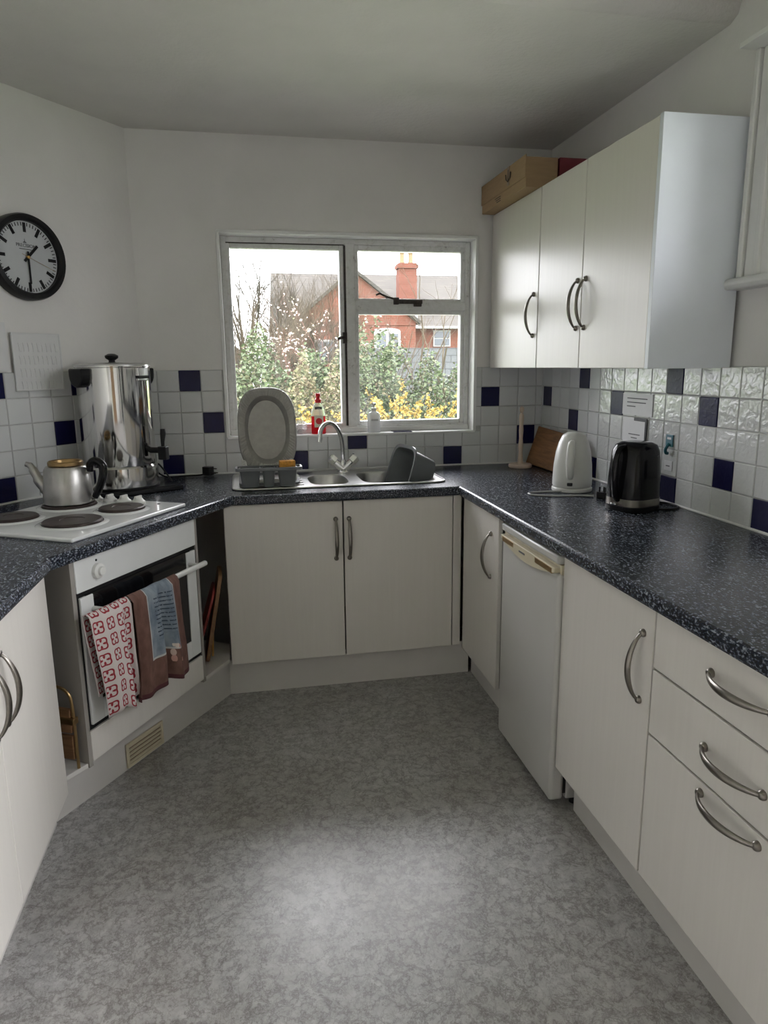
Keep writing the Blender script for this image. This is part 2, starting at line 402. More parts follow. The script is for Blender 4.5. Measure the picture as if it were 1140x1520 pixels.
# ---- tiles
def tile_mesh(name, mat):
    bm = bmesh.new(); h = .0495; k = .0025
    a = [bm.verts.new((x, .010, z)) for x, z in ((-h, -h), (h, -h), (h, h), (-h, h))]
    b = [bm.verts.new((x, .002, z)) for x, z in ((-h, -h), (h, -h), (h, h), (-h, h))]
    c = [bm.verts.new((x, 0.0, z)) for x, z in ((-h+k, -h+k), (h-k, -h+k), (h-k, h-k), (-h+k, h-k))]
    for i in range(4):
        j = (i+1) % 4
        bm.faces.new((a[i], a[j], b[j], b[i])); bm.faces.new((b[i], b[j], c[j], c[i]))
    bm.faces.new(c)
    return mk(name, bm, M[mat], smooth=20)
TW, TB, TW2, TB2 = tile_mesh('tile_white', 'tile_w'), tile_mesh('tile_navy', 'tile_b'), tile_mesh('tile_white_rippled', 'tile_w2'), tile_mesh('tile_navy_rippled', 'tile_b2')
def put_tile(parent, me, pos, rz, sx=1.0, sz=1.0, rx=0):
    o = link('tile', me, parent, loc=pos, rot=(rx, 0, rz)); o.scale = (sx, 1, sz)
X0 = -1.7677
NB = {(-1, 1), (0, 3), (-2, 5), (4, 5), (7, 4), (12, 5), (14, 2), (16, 4)}          # (column, row from top) navy on the back wall
for k in range(-3, 18):
    for r in range(1, 6):
        xa, xb = X0+k*T, X0+(k+1)*T
        xa = max(xa, XC+.004); xb = min(xb, 0.0)
        if xb-xa < .012: continue
        za = WT+(5-r)*T; zb = za+T
        if r <= 3:
            if xa > WX0-.02 and xb < WX1+.01: continue
            if xa < WX0 < xb: xb = WX0
            if xa < WX1 < xb: xa = WX1
            if xb-xa < .012: continue
        if r == 4 and xb > WX0 and xa < WX1: zb = min(zb, WZ0-.006)
        put_tile(wall_back, TB if (k, r) in NB else TW, ((xa+xb)/2, 0, (za+zb)/2), 0, (xb-xa)/T, (zb-za)/T)
NR = {(1, 2), (4, 3), (5, 1), (6, 5), (8, 2), (12, 1), (12, 5), (14, 2), (15, 4), (17, 5), (19, 3), (21, 1), (21, 5)}
for k in range(0, 23):
    for r in range(1, 6):
        ya, yb = -(-.0829+k*T), -(-.0829+(k+1)*T); ya = min(ya, 0)
        if ya-yb < .012: continue
        za = WT+(5-r)*T
        put_tile(wall_right, (TB2 if k > 6 else TB) if (k, r) in NR else (TW2 if k > 6 else TW), (0, (ya+yb)/2, za+T/2), R(-90), (ya-yb)/T)
ND = {(-1, 1), (3, 1), (2, 3), (-1, 5), (4, 3), (-3, 3), (-4, 1), (0, 7)}
for k in range(-5, 7):
    for r in range(1, 6):
        sa, sb = .717-k*T, .717-(k+1)*T; sb = max(sb, .002); sa = min(sa, DL)
        if sa-sb < .012: continue
        sm = (sa+sb)/2; za = WT+(5-r)*T
        put_tile(wall_diag, TB if (k, r) in ND else TW, (XC+DX*sm, DY*sm, za+T/2), R(90-38.61), (sa-sb)/T)
P('grout', box(XC, WX0, .004, .012, WT, ZT), 'grout', wall_back)
P('grout', box(WX0, WX1, .004, .012, WT, WZ0-.012), 'grout', wall_back)
P('grout', box(WX1, 0, .004, .012, WT, ZT), 'grout', wall_back)
P('grout', box(.004, .012, -.0829*0-2.27, 0, WT, ZT), 'grout', wall_right)
q = [(XC+nx*.004, ny*.004), (XC+DX*DL+nx*.004, DY*DL+ny*.004), (XC+DX*DL+nx*.012, DY*DL+ny*.012), (XC+nx*.012, ny*.012)]
P('grout', prism(q, WT, ZT), 'grout', wall_diag)
# silicone bead behind the worktop
bm = bmesh.new()
tube([(0-.003, -2.9, WT+.002), (-.003, -.004, WT+.002)], .006, 6, bm); tube([(-.003, -.003, WT+.002), (XC+.002, -.003, WT+.002)], .006, 6, bm)
struct('trim_1', bm, 'sealant')
bm = bmesh.new(); tube([(XC+.003, -.004, WT+.002), (XC+DX*DL+.003, DY*DL, WT+.002)], .005, 6, bm); struct('trim_2', bm, 'sealant')

# ---- back window
win = thing('window_1', 'x', 'x'); del win['label'], win['category']; win['kind'] = 'structure'
bm = bmesh.new()                                            # plastered reveal lining
bx(bm, WX0-.004, WX0+.012, -.003, .095, WZ0-.006, WZ1); bx(bm, WX1-.012, WX1+.004, -.003, .095, WZ0-.006, WZ1); bx(bm, WX0, WX1, -.003, .095, WZ1-.012, WZ1+.004)
P('reveal', bm, 'reveal', win, bev=.003)
def frame_bm(x0, x1, z0, z1, w, y0, y1, wb=None):
    bm = bmesh.new(); wb = wb or w
    bx(bm, x0, x0+w, y0, y1, z0, z1); bx(bm, x1-w, x1, y0, y1, z0, z1)
    bx(bm, x0+w, x1-w, y0, y1, z1-w, z1); bx(bm, x0+w, x1-w, y0, y1, z0, z0+wb); return bm
P('outer_frame', frame_bm(-1.643, -.383, 1.10, 2.05, .026, .085, .16), 'frame', win, bev=.003)
cas = P('casement', frame_bm(-1.622, -1.044, 1.118, 2.020, .022, .090, .14), 'frame', win, bev=.004, label='left casement sash with peeling white paint')
P('pane', box(-1.598, -1.058, .118, .122, 1.14, 2.0), 'glass', cas)
P('mullion', box(-1.034, -.988, .082, .15, 1.12, 2.03), 'frame', win, bev=.004)
P('weathered_gap', box(-1.044, -1.034, .088, .10, 1.125, 2.02), 'dark_iron', win); P('weathered_gap', box(-1.622, -1.04, .090, .10, 2.0195, 2.0245), 'dark_iron', win); P('weathered_gap', box(-1.627, -1.621, .088, .10, 1.12, 2.02), 'dark_iron', win)
P('transom', box(-.99, -.405, .088, .15, 1.709, 1.754), 'frame', win, bev=.004)
fl = P('fanlight', frame_bm(-.995, -.405, 1.742, 2.026, .026, .095, .145), 'frame', win, bev=.004)
P('pane', box(-.97, -.43, .118, .122, 1.765, 2.0), 'glass', fl)
lf = P('fixed_light', frame_bm(-.995, -.402, 1.122, 1.715, .025, .098, .145), 'frame', win, bev=.004)
P('pane', box(-.972, -.425, .118, .122, 1.145, 1.693), 'glass', lf)
bm = bmesh.new()                                            # rusty stay on the transom
bx(bm, -.78, -.64, .074, .088, 1.742, 1.762); bx(bm, -.685, -.645, .070, .088, 1.728, 1.745); bx(bm, -.79, -.765, .066, .09, 1.738, 1.772)
tube([(-.775, .075, 1.762), (-.83, .070, 1.775), (-.865, .065, 1.79), (-.885, .062, 1.782)], .0055, 6, bm)
P('stay', bm, 'dark_iron', win, bev=.002, label='rusty iron window stay')
bm = bmesh.new(); bx(bm, -1.058, -1.035, .072, .096, 1.545, 1.60); tube([(-1.047, .074, 1.575), (-1.07, .066, 1.572), (-1.085, .066, 1.565)], .008, 6, bm)
P('latch', bm, 'dark_iron', win, bev=.002, label='worn casement latch')
P('sill', box(WX0+.002, WX1-.002, -.006, .095, WZ0-.014, WZ0-.002), 'reveal', win, bev=.003)
P('sill_tile', box(-.812, -.714, .0, .075, WZ0-.002, WZ0+.001), 'tile_b', win, label='navy tile set in the sill')
P('bottom_bead', box(-1.64, -.385, .07, .095, WZ0-.002, 1.118), 'white_gloss', win, bev=.004)

# ---- right window
w2 = thing('window_2', 'x', 'x'); del w2['label'], w2['category']; w2['kind'] = 'structure'
bm = bmesh.new()
for a, b, x in ((-1.536, -1.515, -.030), (-1.580, -1.540, -.020), (-1.604, -1.584, -.027), (-1.650, -1.600, -.014)):
    bx(bm, x, .012, a, b, VZ0, VZ1+.006)
bx(bm, -.020, .012, VY0-.10, VY0+.01, VZ0, VZ1+.006)
P('casing', bm, 'white_gloss', w2, bev=.004)
P('sill', box(-.055, .12, VY0-.13, -1.480, VZ0-.034, VZ0), 'white_gloss', w2, bev=.013, smooth=50)
P('pelmet_board', box(-.083, .012, VY0-.12, -1.514, VZ1+.006, VZ1+.022), 'white_gloss', w2, bev=.002)
def frame_y(y0, y1, z0, z1, w, x0, x1):
    bm = bmesh.new()
    bx(bm, x0, x1, y0, y0+w, z0, z1); bx(bm, x0, x1, y1-w, y1, z0, z1); bx(bm, x0, x1, y0+w, y1-w, z1-w, z1); bx(bm, x0, x1, y0+w, y1-w, z0, z0+w); return bm
P('outer_frame', frame_y(VY0, VY1, VZ0, VZ1, .04, .08, .15), 'white_gloss', w2, bev=.003)
P('mullion', box(.085, .145, -2.27, -2.22, VZ0+.04, VZ1-.04), 'white_gloss', w2)
P('pane', box(.115, .119, VY0+.03, VY1-.03, VZ0+.03, VZ1-.03), 'glass', w2)
gd = thing('added_glazed_door', 'x', 'x'); del gd['label'], gd['category']; gd['kind'] = 'structure'  # unseen glazed door, added to brighten the room
P('door_frame', frame_y(GY0, GY1, 0, GZ1, .06, .06, .14), 'white_gloss', gd, bev=.003)
P('door_stile', box(.06, .14, -4.01, -3.92, .06, GZ1-.06), 'white_gloss', gd)
P('pane', box(.098, .102, GY0+.05, GY1-.05, .05, GZ1-.05), 'glass', gd)

# ------------------------------------------------------------------ worktop
WTF = [(-.66, -2.80), (-.66, -.656), (-1.631, -.656), (-2.123, -1.507), (-2.145, -2.9), (XL+.003, -2.9), (XL+.003, YD), (XC+.003, -.004), (-.004, -.004), (-.004, -2.80)]
def slab_with_hole(outer, holes, z0, z1):
    bm = bmesh.new(); es = []
    for ring in [outer]+holes:
        vs = [bm.verts.new((p[0], p[1], z1)) for p in ring]
        for i in range(len(vs)): es.append(bm.edges.new((vs[i], vs[(i+1) % len(vs)])))
    bmesh.ops.triangle_fill(bm, edges=es, use_beauty=True, use_dissolve=False)
    if z0 is not None:
        r = bmesh.ops.extrude_face_region(bm, geom=bm.faces[:])
        bmesh.ops.translate(bm, vec=(0, 0, z0-z1), verts=[v for v in r['geom'] if isinstance(v, bmesh.types.BMVert)])
    return bm
B1 = sup(.09, .145, 28, 3.2, -1.20, -.345)                  # small sink bowl
B2 = sup(.165, .175, 36, 4.5, -.885, -.325)                 # main sink bowl
cut = [(-1.31, -.51), (-.70, -.51), (-.70, -.13), (-1.31, -.13)]
wt = single('worktop', slab_with_hole(WTF, [cut], WT-.04, WT), 'worktop', 'dark blue-black flecked laminate worktop running round the kitchen', 'worktop', (-.33, -.33, WT-.04), bev=.009)

# ------------------------------------------------------------------ cupboards
def handle_mesh(Lh=.175, out=.032):
    bm = bmesh.new(); pts = []; rad = []
    n = 18
    for i in range(n+1):
        t = i/n; z = (t-.5)*Lh; d = out*(1-(2*t-1)**2)**.8 if 0 < t < 1 else 0
        pts.append((0, -.006-d, z)); rad.append(.0050+.0040*math.sin(PI*t))
    tube(pts, rad, 10, bm, flat=.75, up=(0, 1, 0))
    for s in (-1, 1):
        b2 = lathe([(.0105, 0), (.0105, .004), (.008, .009), (.004, .011)], 14)
        bmesh.ops.rotate(b2, cent=(0, 0, 0), matrix=Matrix.Rotation(R(90), 3, 'X'), verts=b2.verts[:])
        bmesh.ops.translate(b2, vec=(0, 0, s*Lh/2), verts=b2.verts[:])
        tmp = bpy.data.meshes.new('t'); b2.to_mesh(tmp); b2.free(); bm.from_mesh(tmp); bpy.data.meshes.remove(tmp)
    return mk('bow_handle', bm, M['handle'], smooth=40)
HM = handle_mesh()
def handle(parent, x, y, z, horiz=False):
    o = link('handle', HM, parent, loc=(x, y, z), rot=(0, R(90) if horiz else 0, 0)); return o
def carcass(root, w, d, z0, z1, y0=.02):
    P('side_panel', box(0, .018, y0, d, z0, z1), 'inside', root); P('side_panel', box(w-.018, w, y0, d, z0, z1), 'inside', root)
    P('bottom_panel', box(.018, w-.018, y0, d, z0, z0+.018), 'inside', root); P('back_panel', box(.018, w-.018, d-.008, d, z0+.018, z1), 'inside', root)
def door(root, x0, x1, z0, z1, y=0.0, t=.018, name='door'):
    return P(name, box(x0, x1, y, y+t, z0, z1), 'door', root, bev=.0022)

# sink unit, front y=-.632
s = thing('sink_cabinet', 'cream double-door base cabinet under the sink', 'cabinet', (-1.675, -.632, .16))
carcass(s, 1.0, .60, 0, .705)
d = door(s, .003, .502, 0, .706); handle(d, .472, 0, .54)
d = door(s, .508, .996, 0, .706); handle(d, .53, 0, .54)
P('corner_filler', box(1.0, 1.038, .004, .02, 0, .706), 'door', s, bev=.002)
# right run (local x runs from the back corner towards the viewer)
def right_unit(name, label, cat, y0, group=None):
    return thing(name, label, cat, (-.637, y0, .16), R(-90), group)
s = right_unit('base_cabinet', 'narrow cream base cabinet between sink corner and fridge', 'cabinet', -.66)
carcass(s, .49, .62, 0, .705); d = door(s, .004, .44, 0, .706); handle(d, .36, 0, .535)
s = right_unit('base_cabinet', 'cream single-door base cabinet between fridge and drawers', 'cabinet', -1.662)
carcass(s, .49, .62, 0, .708); d = door(s, .002, .489, 0, .708); handle(d, .447, 0, .543)
s = right_unit('drawer_unit', 'cream base unit with three drawers and bow handles', 'drawers', -2.154)
carcass(s, .60, .62, 0, .708)
for z0, z1, zh in ((.562, .708, .641), (.392, .556, .472), (.0, .386, .363)):
    d = door(s, .003, .597, z0, z1, name='drawer'); handle(d, .298, 0, zh, True)
# left run (local x runs away from the viewer)
s = thing('base_cabinet', 'white base cabinet with paired bow handles beside the oven', 'cabinet', (-2.150, -2.42, .16), R(90))
carcass(s, .93, .59, 0, .706)
d = door(s, .003, .465, 0, .706); handle(d, .435, 0, .545)
d = door(s, .469, .93, 0, .706); handle(d, .51, 0, .545)
# plinths
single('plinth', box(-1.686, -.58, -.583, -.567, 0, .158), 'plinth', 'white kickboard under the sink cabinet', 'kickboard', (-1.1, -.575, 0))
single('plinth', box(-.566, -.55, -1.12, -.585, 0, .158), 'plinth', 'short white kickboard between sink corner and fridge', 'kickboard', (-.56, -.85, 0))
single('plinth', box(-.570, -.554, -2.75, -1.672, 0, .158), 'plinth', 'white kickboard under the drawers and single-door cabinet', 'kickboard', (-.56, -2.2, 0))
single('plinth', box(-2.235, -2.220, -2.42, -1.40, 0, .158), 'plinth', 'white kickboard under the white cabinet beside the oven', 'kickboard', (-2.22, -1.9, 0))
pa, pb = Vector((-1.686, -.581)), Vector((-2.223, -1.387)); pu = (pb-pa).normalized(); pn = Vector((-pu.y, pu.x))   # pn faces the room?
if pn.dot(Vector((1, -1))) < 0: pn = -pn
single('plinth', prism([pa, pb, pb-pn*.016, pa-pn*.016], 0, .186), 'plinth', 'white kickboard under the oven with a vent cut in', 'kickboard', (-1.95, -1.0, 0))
g = thing('vent_grille', 'cream plastic louvred vent in the oven kickboard', 'vent', (*(pa+pu*.555+pn*.001), .055), math.atan2(pu.y, pu.x)+PI)
P('grille_frame', frame_bm(-.098, .098, -.047, .047, .012, -.008, 0), 'cream', g, bev=.002)
P('grille_back', box(-.09, .09, -.001, 0, -.04, .04), 'tape', g)
for i in range(5):
    z = -.030+i*.0155; bm = bmesh.new()
    vs = [bm.verts.new((x, y, zz)) for x in (-.087, .087) for y, zz in ((-.001, z+.0040), (-.0060, z+.0025), (-.0060, z-.0030), (-.001, z-.0035))]
    for f_ in ((0, 1, 2, 3), (7, 6, 5, 4), (0, 4, 5, 1), (1, 5, 6, 2), (2, 6, 7, 3), (3, 7, 4, 0)): bm.faces.new([vs[j] for j in f_])
    P('louvre', bm, 'cream', g)

# wall cupboards, front x=-.30
def wall_unit(label, y0, w):
    s = thing('wall_cabinet', label, 'cabinet', (-.30, y0, 1.418), R(-90), 'wall cabinets on the right wall'); del s['group']
    P('box_body', box(0, w, .019, .293, 0, .742), 'cab_white', s, bev=.0015); return s
s = wall_unit('single-door cream wall cabinet in the corner by the window', -.008, .60)
d = door(s, .002, .598, -.002, .742); handle(d, .555, 0, .225)
s = wall_unit('double-door cream wall cabinet with white end panel', -.610, .878)
d = door(s, .002, .402, -.002, .742); handle(d, .372, 0, .235)
d = door(s, .406, .865, -.002, .742); handle(d, .437, 0, .235)
P('end_panel', box(.868, .888, -.002, .293, -.003, .744), 'cab_white', s, bev=.001, label='white end panel')

# fridge
f = thing('fridge', 'white under-counter fridge with cream grip strip', 'fridge', (-.65, -1.172, 0), R(-90))
FW = .485
P('cabinet', box(.004, FW-.004, .06, .58, .03, .835), 'fridge', f, bev=.004)
P('door', box(0, FW, 0, .05, .030, .805), 'fridge', f, bev=.012, smooth=50)
P('lid', box(0, FW, -.004, .58, .834, .862), 'fridge', f, bev=.008, smooth=50)
P('seal', box(.008, FW-.008, .05, .06, .05, .83), 'black', f)
gp = P('grip_strip', box(.002, FW-.002, .010, .05, .800, .832), 'cream', f, bev=.002)
arc = [(.012+.461*i/16, .806-.030*math.sin(PI*i/16)) for i in range(17)]
bm = prism([(.012, .822), ] + [(x, z) for x, z in arc] + [(.473, .822)], -.010, .014); bmesh.ops.transform(bm, matrix=Matrix(((1, 0, 0, 0), (0, 0, 1, 0), (0, 1, 0, 0), (0, 0, 0, 1))), verts=bm.verts[:])
P('grip_lip', bm, 'cream', gp, bev=.002)
for x0, x1 in ((.03, .135), (.325, .455)): P('grip_shade', box(x0, x1, -.0108, .004, .800, .818), 'brass', gp, bev=.001)  # dark boxes on the lip; recess shade put into their colour
P('badge', box(.19, .24, -.0112, -.0095, .800, .806), 'text_grey', gp)
for x in (.03, FW-.03):
    P('foot', lathe([(.014, 0), (.014, .03)], 12, off=(x, .10, 0)), 'black', f)

# ------------------------------------------------------------------ oven housing and oven (diagonal corner)
DB = (-2.123, -1.507)
def diag(name, label, cat): return thing(name, label, cat, (DB[0], DB[1], 0), R(60))
o = diag('oven_housing', 'cream corner housing around the built-in oven with open shelves', 'cabinet')
P('side_panel', box(.096, .112, .03, .56, .19, .866), 'inside', o); P('side_panel', box(.742, .758, .03, .56, .19, .866), 'inside', o)
P('shelf', prism([(.012, .050), (.111, .034), (.111, .30), (-.06, .30)], .188, .204), 'plinth', o, bev=.002)
P('shelf', prism([(.743, .034), (.945, .034), (1.10, .125), (1.10, .42), (.743, .42)], .188, .204), 'plinth', o, bev=.002)
P('back_panel', box(.758, 1.30, .42, .436, .205, .866), 'inside', o)
P('back_panel', box(-.10, .096, .30, .316, .19, .866), 'inside', o)
P('lower_panel', box(.113, .741, .028, .046, .204, .307), 'door', o, bev=.002)
ov = diag('oven', 'white built-in electric oven with a black glass door', 'oven')
P('oven_body', box(.125, .730, .055, .55, .325, .862), 'black', ov)
cp = P('control_panel', box(.113, .741, .026, .055, .762, .866), 'white_enamel', ov, bev=.003)
k = P('knob', lathe([(.025, 0), (.024, .012), (.015, .016), (.013, .024)], 24), 'white_plastic', cp, bev=.001, smooth=40)
k.data.transform(Matrix.Translation((.205, .026, .812)) @ Matrix.Rotation(R(90), 4, 'X'))
kb = P('indicator_light', lathe([(.004, 0), (.003, .002)], 12), 'black', cp); kb.data.transform(Matrix.Translation((.205, .026, .846)) @ Matrix.Rotation(R(90), 4, 'X'))
bm = bmesh.new(); bx(bm, .124, .180, .026, .05, .324, .745); bx(bm, .676, .734, .026, .05, .324, .745); bx(bm, .180, .676, .026, .05, .324, .392)
dr = P('oven_door', bm, 'white_enamel', ov, bev=.003)
P('door_glass', box(.150, .705, .030, .044, .372, .748), 'black_glass', dr); P('door_surround', box(.113, .741, .034, .052, .309, .762), 'black', ov)
bm = tube([(.145, -.022, .698), (.725, -.022, .698)], .0105, 12)
P('handle_bar', bm, 'white_plastic', dr, smooth=40, bev=0)
for x in (.175, .69): P('handle_post', tube([(x, .028, .698), (x, -.022, .698)], .008, 10), 'white_plastic', dr, smooth=40)

# hob
hb = diag('electric_hob', 'white enamel electric hob with four solid hotplates', 'hob')
P('hob_plate', box(.150, .745, .060, .585, WT, WT+.014), 'white_enamel', hb, bev=.005, smooth=50)
for x, y, r in ((.335, .225, .096), (.570, .215, .080), (.572, .455, .096), (.325, .47, .080)):
    q = P('hotplate_rim', lathe([(r+.022, WT+.013), (r+.015, WT+.017), (r+.003, WT+.018), (r+.003, WT+.014)], 40, cap1=False, off=(x, y, 0)), 'white_enamel', hb, smooth=40)
    P('hotplate', lathe([(r, WT+.014), (r, WT+.024), (r-.005, WT+.027), (r*.42, WT+.027), (r*.40, WT+.0255), (.001, WT+.0255)], 40, off=(x, y, 0)), 'hotplate', hb, smooth=30)
for i in range(4):
    y = .235+i*.066
    kk = P('knob', lathe([(.027, WT+.014), (.026, WT+.022), (.019, WT+.028), (.016, WT+.034), (.012, WT+.036)], 24, off=(.690, y, 0)), 'white_plastic', hb, smooth=40)
    P('grip', box(.672, .708, y-.005, y+.005, WT+.026, WT+.043), 'white_plastic', kk, bev=.002)
P('indicator_light', lathe([(.006, WT+.014), (.005, WT+.016)], 12, off=(.70, .15, 0)), 'black', hb)

# ------------------------------------------------------------------ tea towels over the oven handle
def towel(name, label, x0, x1, zb_f, zb_b, folds, seed, mat, spread=0.0, bar=(-.022, .698), amp=.014, skew=0.0):
    rnd = random.Random(seed); nu, nv = 44, 46
    ph = [rnd.uniform(0, 6) for _ in range(3)]
    bm = bmesh.new(); uvl = bm.loops.layers.uv.new('UVMap'); rows = []
    Lf, Lb, r = bar[1]-zb_f, bar[1]-zb_b, .0145
    arc = PI*r; tot = Lf+arc+Lb
    for j in range(nv+1):
        sdist = tot*j/nv; row = []
        for i in range(nu+1):
            u = i/nu
            if sdist < Lb: y, z, hang, sg = bar[0]+r, bar[1]-(Lb-sdist), (Lb-sdist)/Lf, 0
            elif sdist < Lb+arc:
                a = (sdist-Lb)/r; y, z, hang, sg = bar[0]+r*math.cos(a), bar[1]+r*math.sin(a), 0, math.sin(a)
            else: y, z, hang, sg = bar[0]-r, bar[1]-(sdist-Lb-arc), (sdist-Lb-arc)/Lf, 1
            fold = (.6*math.sin(folds*2*PI*u+ph[0]) + .4*math.sin(folds*3.4*PI*u+ph[1]) + .5)
            g = .45+.75*min(1, hang*1.4)
            if sdist >= Lb: y -= max(0, amp*g*(fold+.45))*(1 if sg == 1 else .35*sg)
            else: y += .15*amp*fold*min(1, hang*2)-.004*hang
            xx = x0+(x1-x0)*u + spread*(u-.5)*hang + skew*hang + .005*math.sin(5*hang+ph[2]+u*4)*hang
            if sg == 1: z += .012*math.sin(3*PI*u+ph[1])*hang
            row.append((bm.verts.new((xx, y, z)), (u, sdist/tot)))
        rows.append(row)
    for a, b in zip(rows, rows[1:]):
        for i in range(nu):
            qd = (a[i], a[i+1], b[i+1], b[i]); fc = bm.faces.new([v[0] for v in qd])
            for lp, v in zip(fc.loops, qd): lp[uvl].uv = v[1]
    me = mk(name, bm, mat, smooth=80)
    ob = link(name, me, None, loc=(DB[0], DB[1], 0), rot=(0, 0, R(60)))
    md = ob.modifiers.new('solid', 'SOLIDIFY'); md.thickness = .0022; md.offset = 0
    return tag(ob, label, 'towel')
def math_n(nt, op, a, b=None, c=None):
    n = N(nt, 'ShaderNodeMath', operation=op)
    for i, v in enumerate((a, b, c)):
        if v is None: continue
        if isinstance(v, (int, float)): n.inputs[i].default_value = v
        else: L(nt, v, n.inputs[i])
    return n.outputs[0]
def m_towel_red():
    m, nt, b = new_mat('red_flower_towel')
    uv = N(nt, 'ShaderNodeUVMap'); sp = N(nt, 'ShaderNodeSeparateXYZ'); L(nt, uv.outputs[0], sp.inputs[0])
    U = math_n(nt, 'MULTIPLY', sp.outputs[0], 4.0); V = math_n(nt, 'MULTIPLY', sp.outputs[1], 12.0)
    fx = math_n(nt, 'SUBTRACT', math_n(nt, 'FRACT', U), .5); fy = math_n(nt, 'SUBTRACT', math_n(nt, 'FRACT', V), .5)
    r = math_n(nt, 'SQRT', math_n(nt, 'ADD', math_n(nt, 'MULTIPLY', fx, fx), math_n(nt, 'MULTIPLY', fy, fy)))
    th = math_n(nt, 'ARCTAN2', fy, fx); c4 = math_n(nt, 'COSINE', math_n(nt, 'MULTIPLY', th, 4.0))
    rr = math_n(nt, 'SUBTRACT', r, math_n(nt, 'MULTIPLY', c4, -.05))
    ring = math_n(nt, 'LESS_THAN', math_n(nt, 'ABSOLUTE', math_n(nt, 'SUBTRACT', rr, .36)), .05)
    c4b = math_n(nt, 'GREATER_THAN', c4, .25)
    pet = math_n(nt, 'MULTIPLY', c4b, math_n(nt, 'LESS_THAN', math_n(nt, 'ABSOLUTE', math_n(nt, 'SUBTRACT', r, .18)), .08))
    msk = math_n(nt, 'MAXIMUM', ring, pet)
    mx = N(nt, 'ShaderNodeMix', data_type='RGBA'); L(nt, msk, mx.inputs[0]); mx.inputs[6].default_value = (.52, .46, .44, 1); mx.inputs[7].default_value = (.24, .014, .024, 1)
    L(nt, mx.outputs[2], b.inputs['Base Color']); b.inputs['Roughness'].default_value = .95
    bump(nt, b, noise(nt, objc(nt), 420, 2), .3, .002); return m
def m_towel_brown():
    m, nt, b = new_mat('brown_blue_towel')
    uv = N(nt, 'ShaderNodeUVMap'); sp = N(nt, 'ShaderNodeSeparateXYZ'); L(nt, uv.outputs[0], sp.inputs[0])
    u, v = sp.outputs[0], sp.outputs[1]
    def band(x, a, c): return math_n(nt, 'MULTIPLY', math_n(nt, 'GREATER_THAN', x, a), math_n(nt, 'LESS_THAN', x, c))
    panel = math_n(nt, 'MULTIPLY', band(u, .26, .80), band(v, .22, .83))
    edge = math_n(nt, 'SUBTRACT', panel, math_n(nt, 'MULTIPLY', band(u, .275, .785), band(v, .23, .82)))
    lines = math_n(nt, 'LESS_THAN', math_n(nt, 'FRACT', math_n(nt, 'MULTIPLY', v, 46.0)), .32)
    nz = noise(nt, uv.outputs[0], 60, 2)
    words_ = math_n(nt, 'MULTIPLY', math_n(nt, 'MULTIPLY', lines, math_n(nt, 'GREATER_THAN', nz, .42)), math_n(nt, 'MULTIPLY', band(u, .36, .74), band(v, .52, .74)))
    blue = ramp(nt, noise(nt, uv.outputs[0], 9, 4), [(.35, (.10, .13, .17)), (.65, (.22, .255, .285))])
    brown = ramp(nt, noise(nt, uv.outputs[0], 14, 4), [(.3, (.10, .048, .036)), (.7, (.165, .086, .066))])
    def mix(f, a, c):
        mx = N(nt, 'ShaderNodeMix', data_type='RGBA'); L(nt, f, mx.inputs[0])
        for s_, i in ((a, 6), (c, 7)):
            if isinstance(s_, tuple): mx.inputs[i].default_value = (*s_, 1)
            else: L(nt, s_, mx.inputs[i])
        return mx.outputs[2]
    c = mix(panel, brown, blue); c = mix(edge, c, (.42, .42, .40)); c = mix(words_, c, (.035, .05, .07))
    vor = N(nt, 'ShaderNodeTexVoronoi'); vor.inputs['Scale'].default_value = 16; L(nt, uv.outputs[0], vor.inputs['Vector'])
    fl = math_n(nt, 'MULTIPLY', math_n(nt, 'LESS_THAN', vor.outputs['Distance'], .38), math_n(nt, 'MULTIPLY', band(u, .50, .80), band(v, .80, .90)))
    c = mix(fl, c, ramp(nt, vor.outputs['Color'], [(.2, (.45, .22, .18)), (.8, (.55, .50, .42))]))
    hem = math_n(nt, 'GREATER_THAN', v, .975); c = mix(hem, c, (.085, .025, .028))
    L(nt, c, b.inputs['Base Color']); b.inputs['Roughness'].default_value = .95
    bump(nt, b, noise(nt, objc(nt), 420, 2), .3, .002); return m
towel('tea_towel', 'white tea towel with red flower print on the oven handle', .085, .262, .372, .43, 1.35, 5, m_towel_red(), spread=-.05, skew=.012, amp=.026)
towel('tea_towel', 'brown tea towel with blue panel on the oven handle', .268, .525, .362, .42, 2.3, 11, m_towel_brown(), spread=.02, skew=-.012, amp=.026)

# things in the open shelves beside the oven
def leaning(name, label, cat, mat, w, h, t, loc, rot, e=3.0):
    pts = sup(w/2, h/2, 36, e); bm = prism(pts, -t/2, t/2)
    bmesh.ops.rotate(bm, cent=(0, 0, 0), matrix=Matrix.Rotation(R(90), 3, 'X'), verts=bm.verts[:])   # stands in XZ
    bmesh.ops.translate(bm, vec=(0, 0, h/2), verts=bm.verts[:])
    o = link(name, mk(name, bm, M[mat], smooth=30), None, .002, loc=loc, rot=rot); return tag(o, label, cat)
def dl(x, y, z): return (DB[0]+x*.5-y*.866, DB[1]+x*.866+y*.5, z)
leaning('wooden_board', 'brown wooden board leaning in the shelf between oven and sink cabinet', 'board', 'board2', .20, .385, .016, dl(.955, .150, .205), (R(11), 0, R(93)), 9)
leaning('red_tray', 'dark red tray leaning in the shelf beside the oven', 'tray', 'red_tray', .20, .34, .010, dl(.885, .170, .205), (R(17), 0, R(93)), 6)
leaning('oval_tray', 'dark brown oval tray standing behind the red tray', 'tray', 'board2', .22, .385, .010, dl(.985, .330, .205), (R(-8), 0, R(60-35)), 2.4)
yp = single('yellow_packet', box(-.004, .004, -.05, .05, 0, .11), 'yellow_card', 'thin yellow packet behind the leaning wooden board', 'packet', (0, 0, 0), bev=.002)
yp.location = dl(.990, .145, .205); yp.rotation_euler = (0, R(3), R(3))
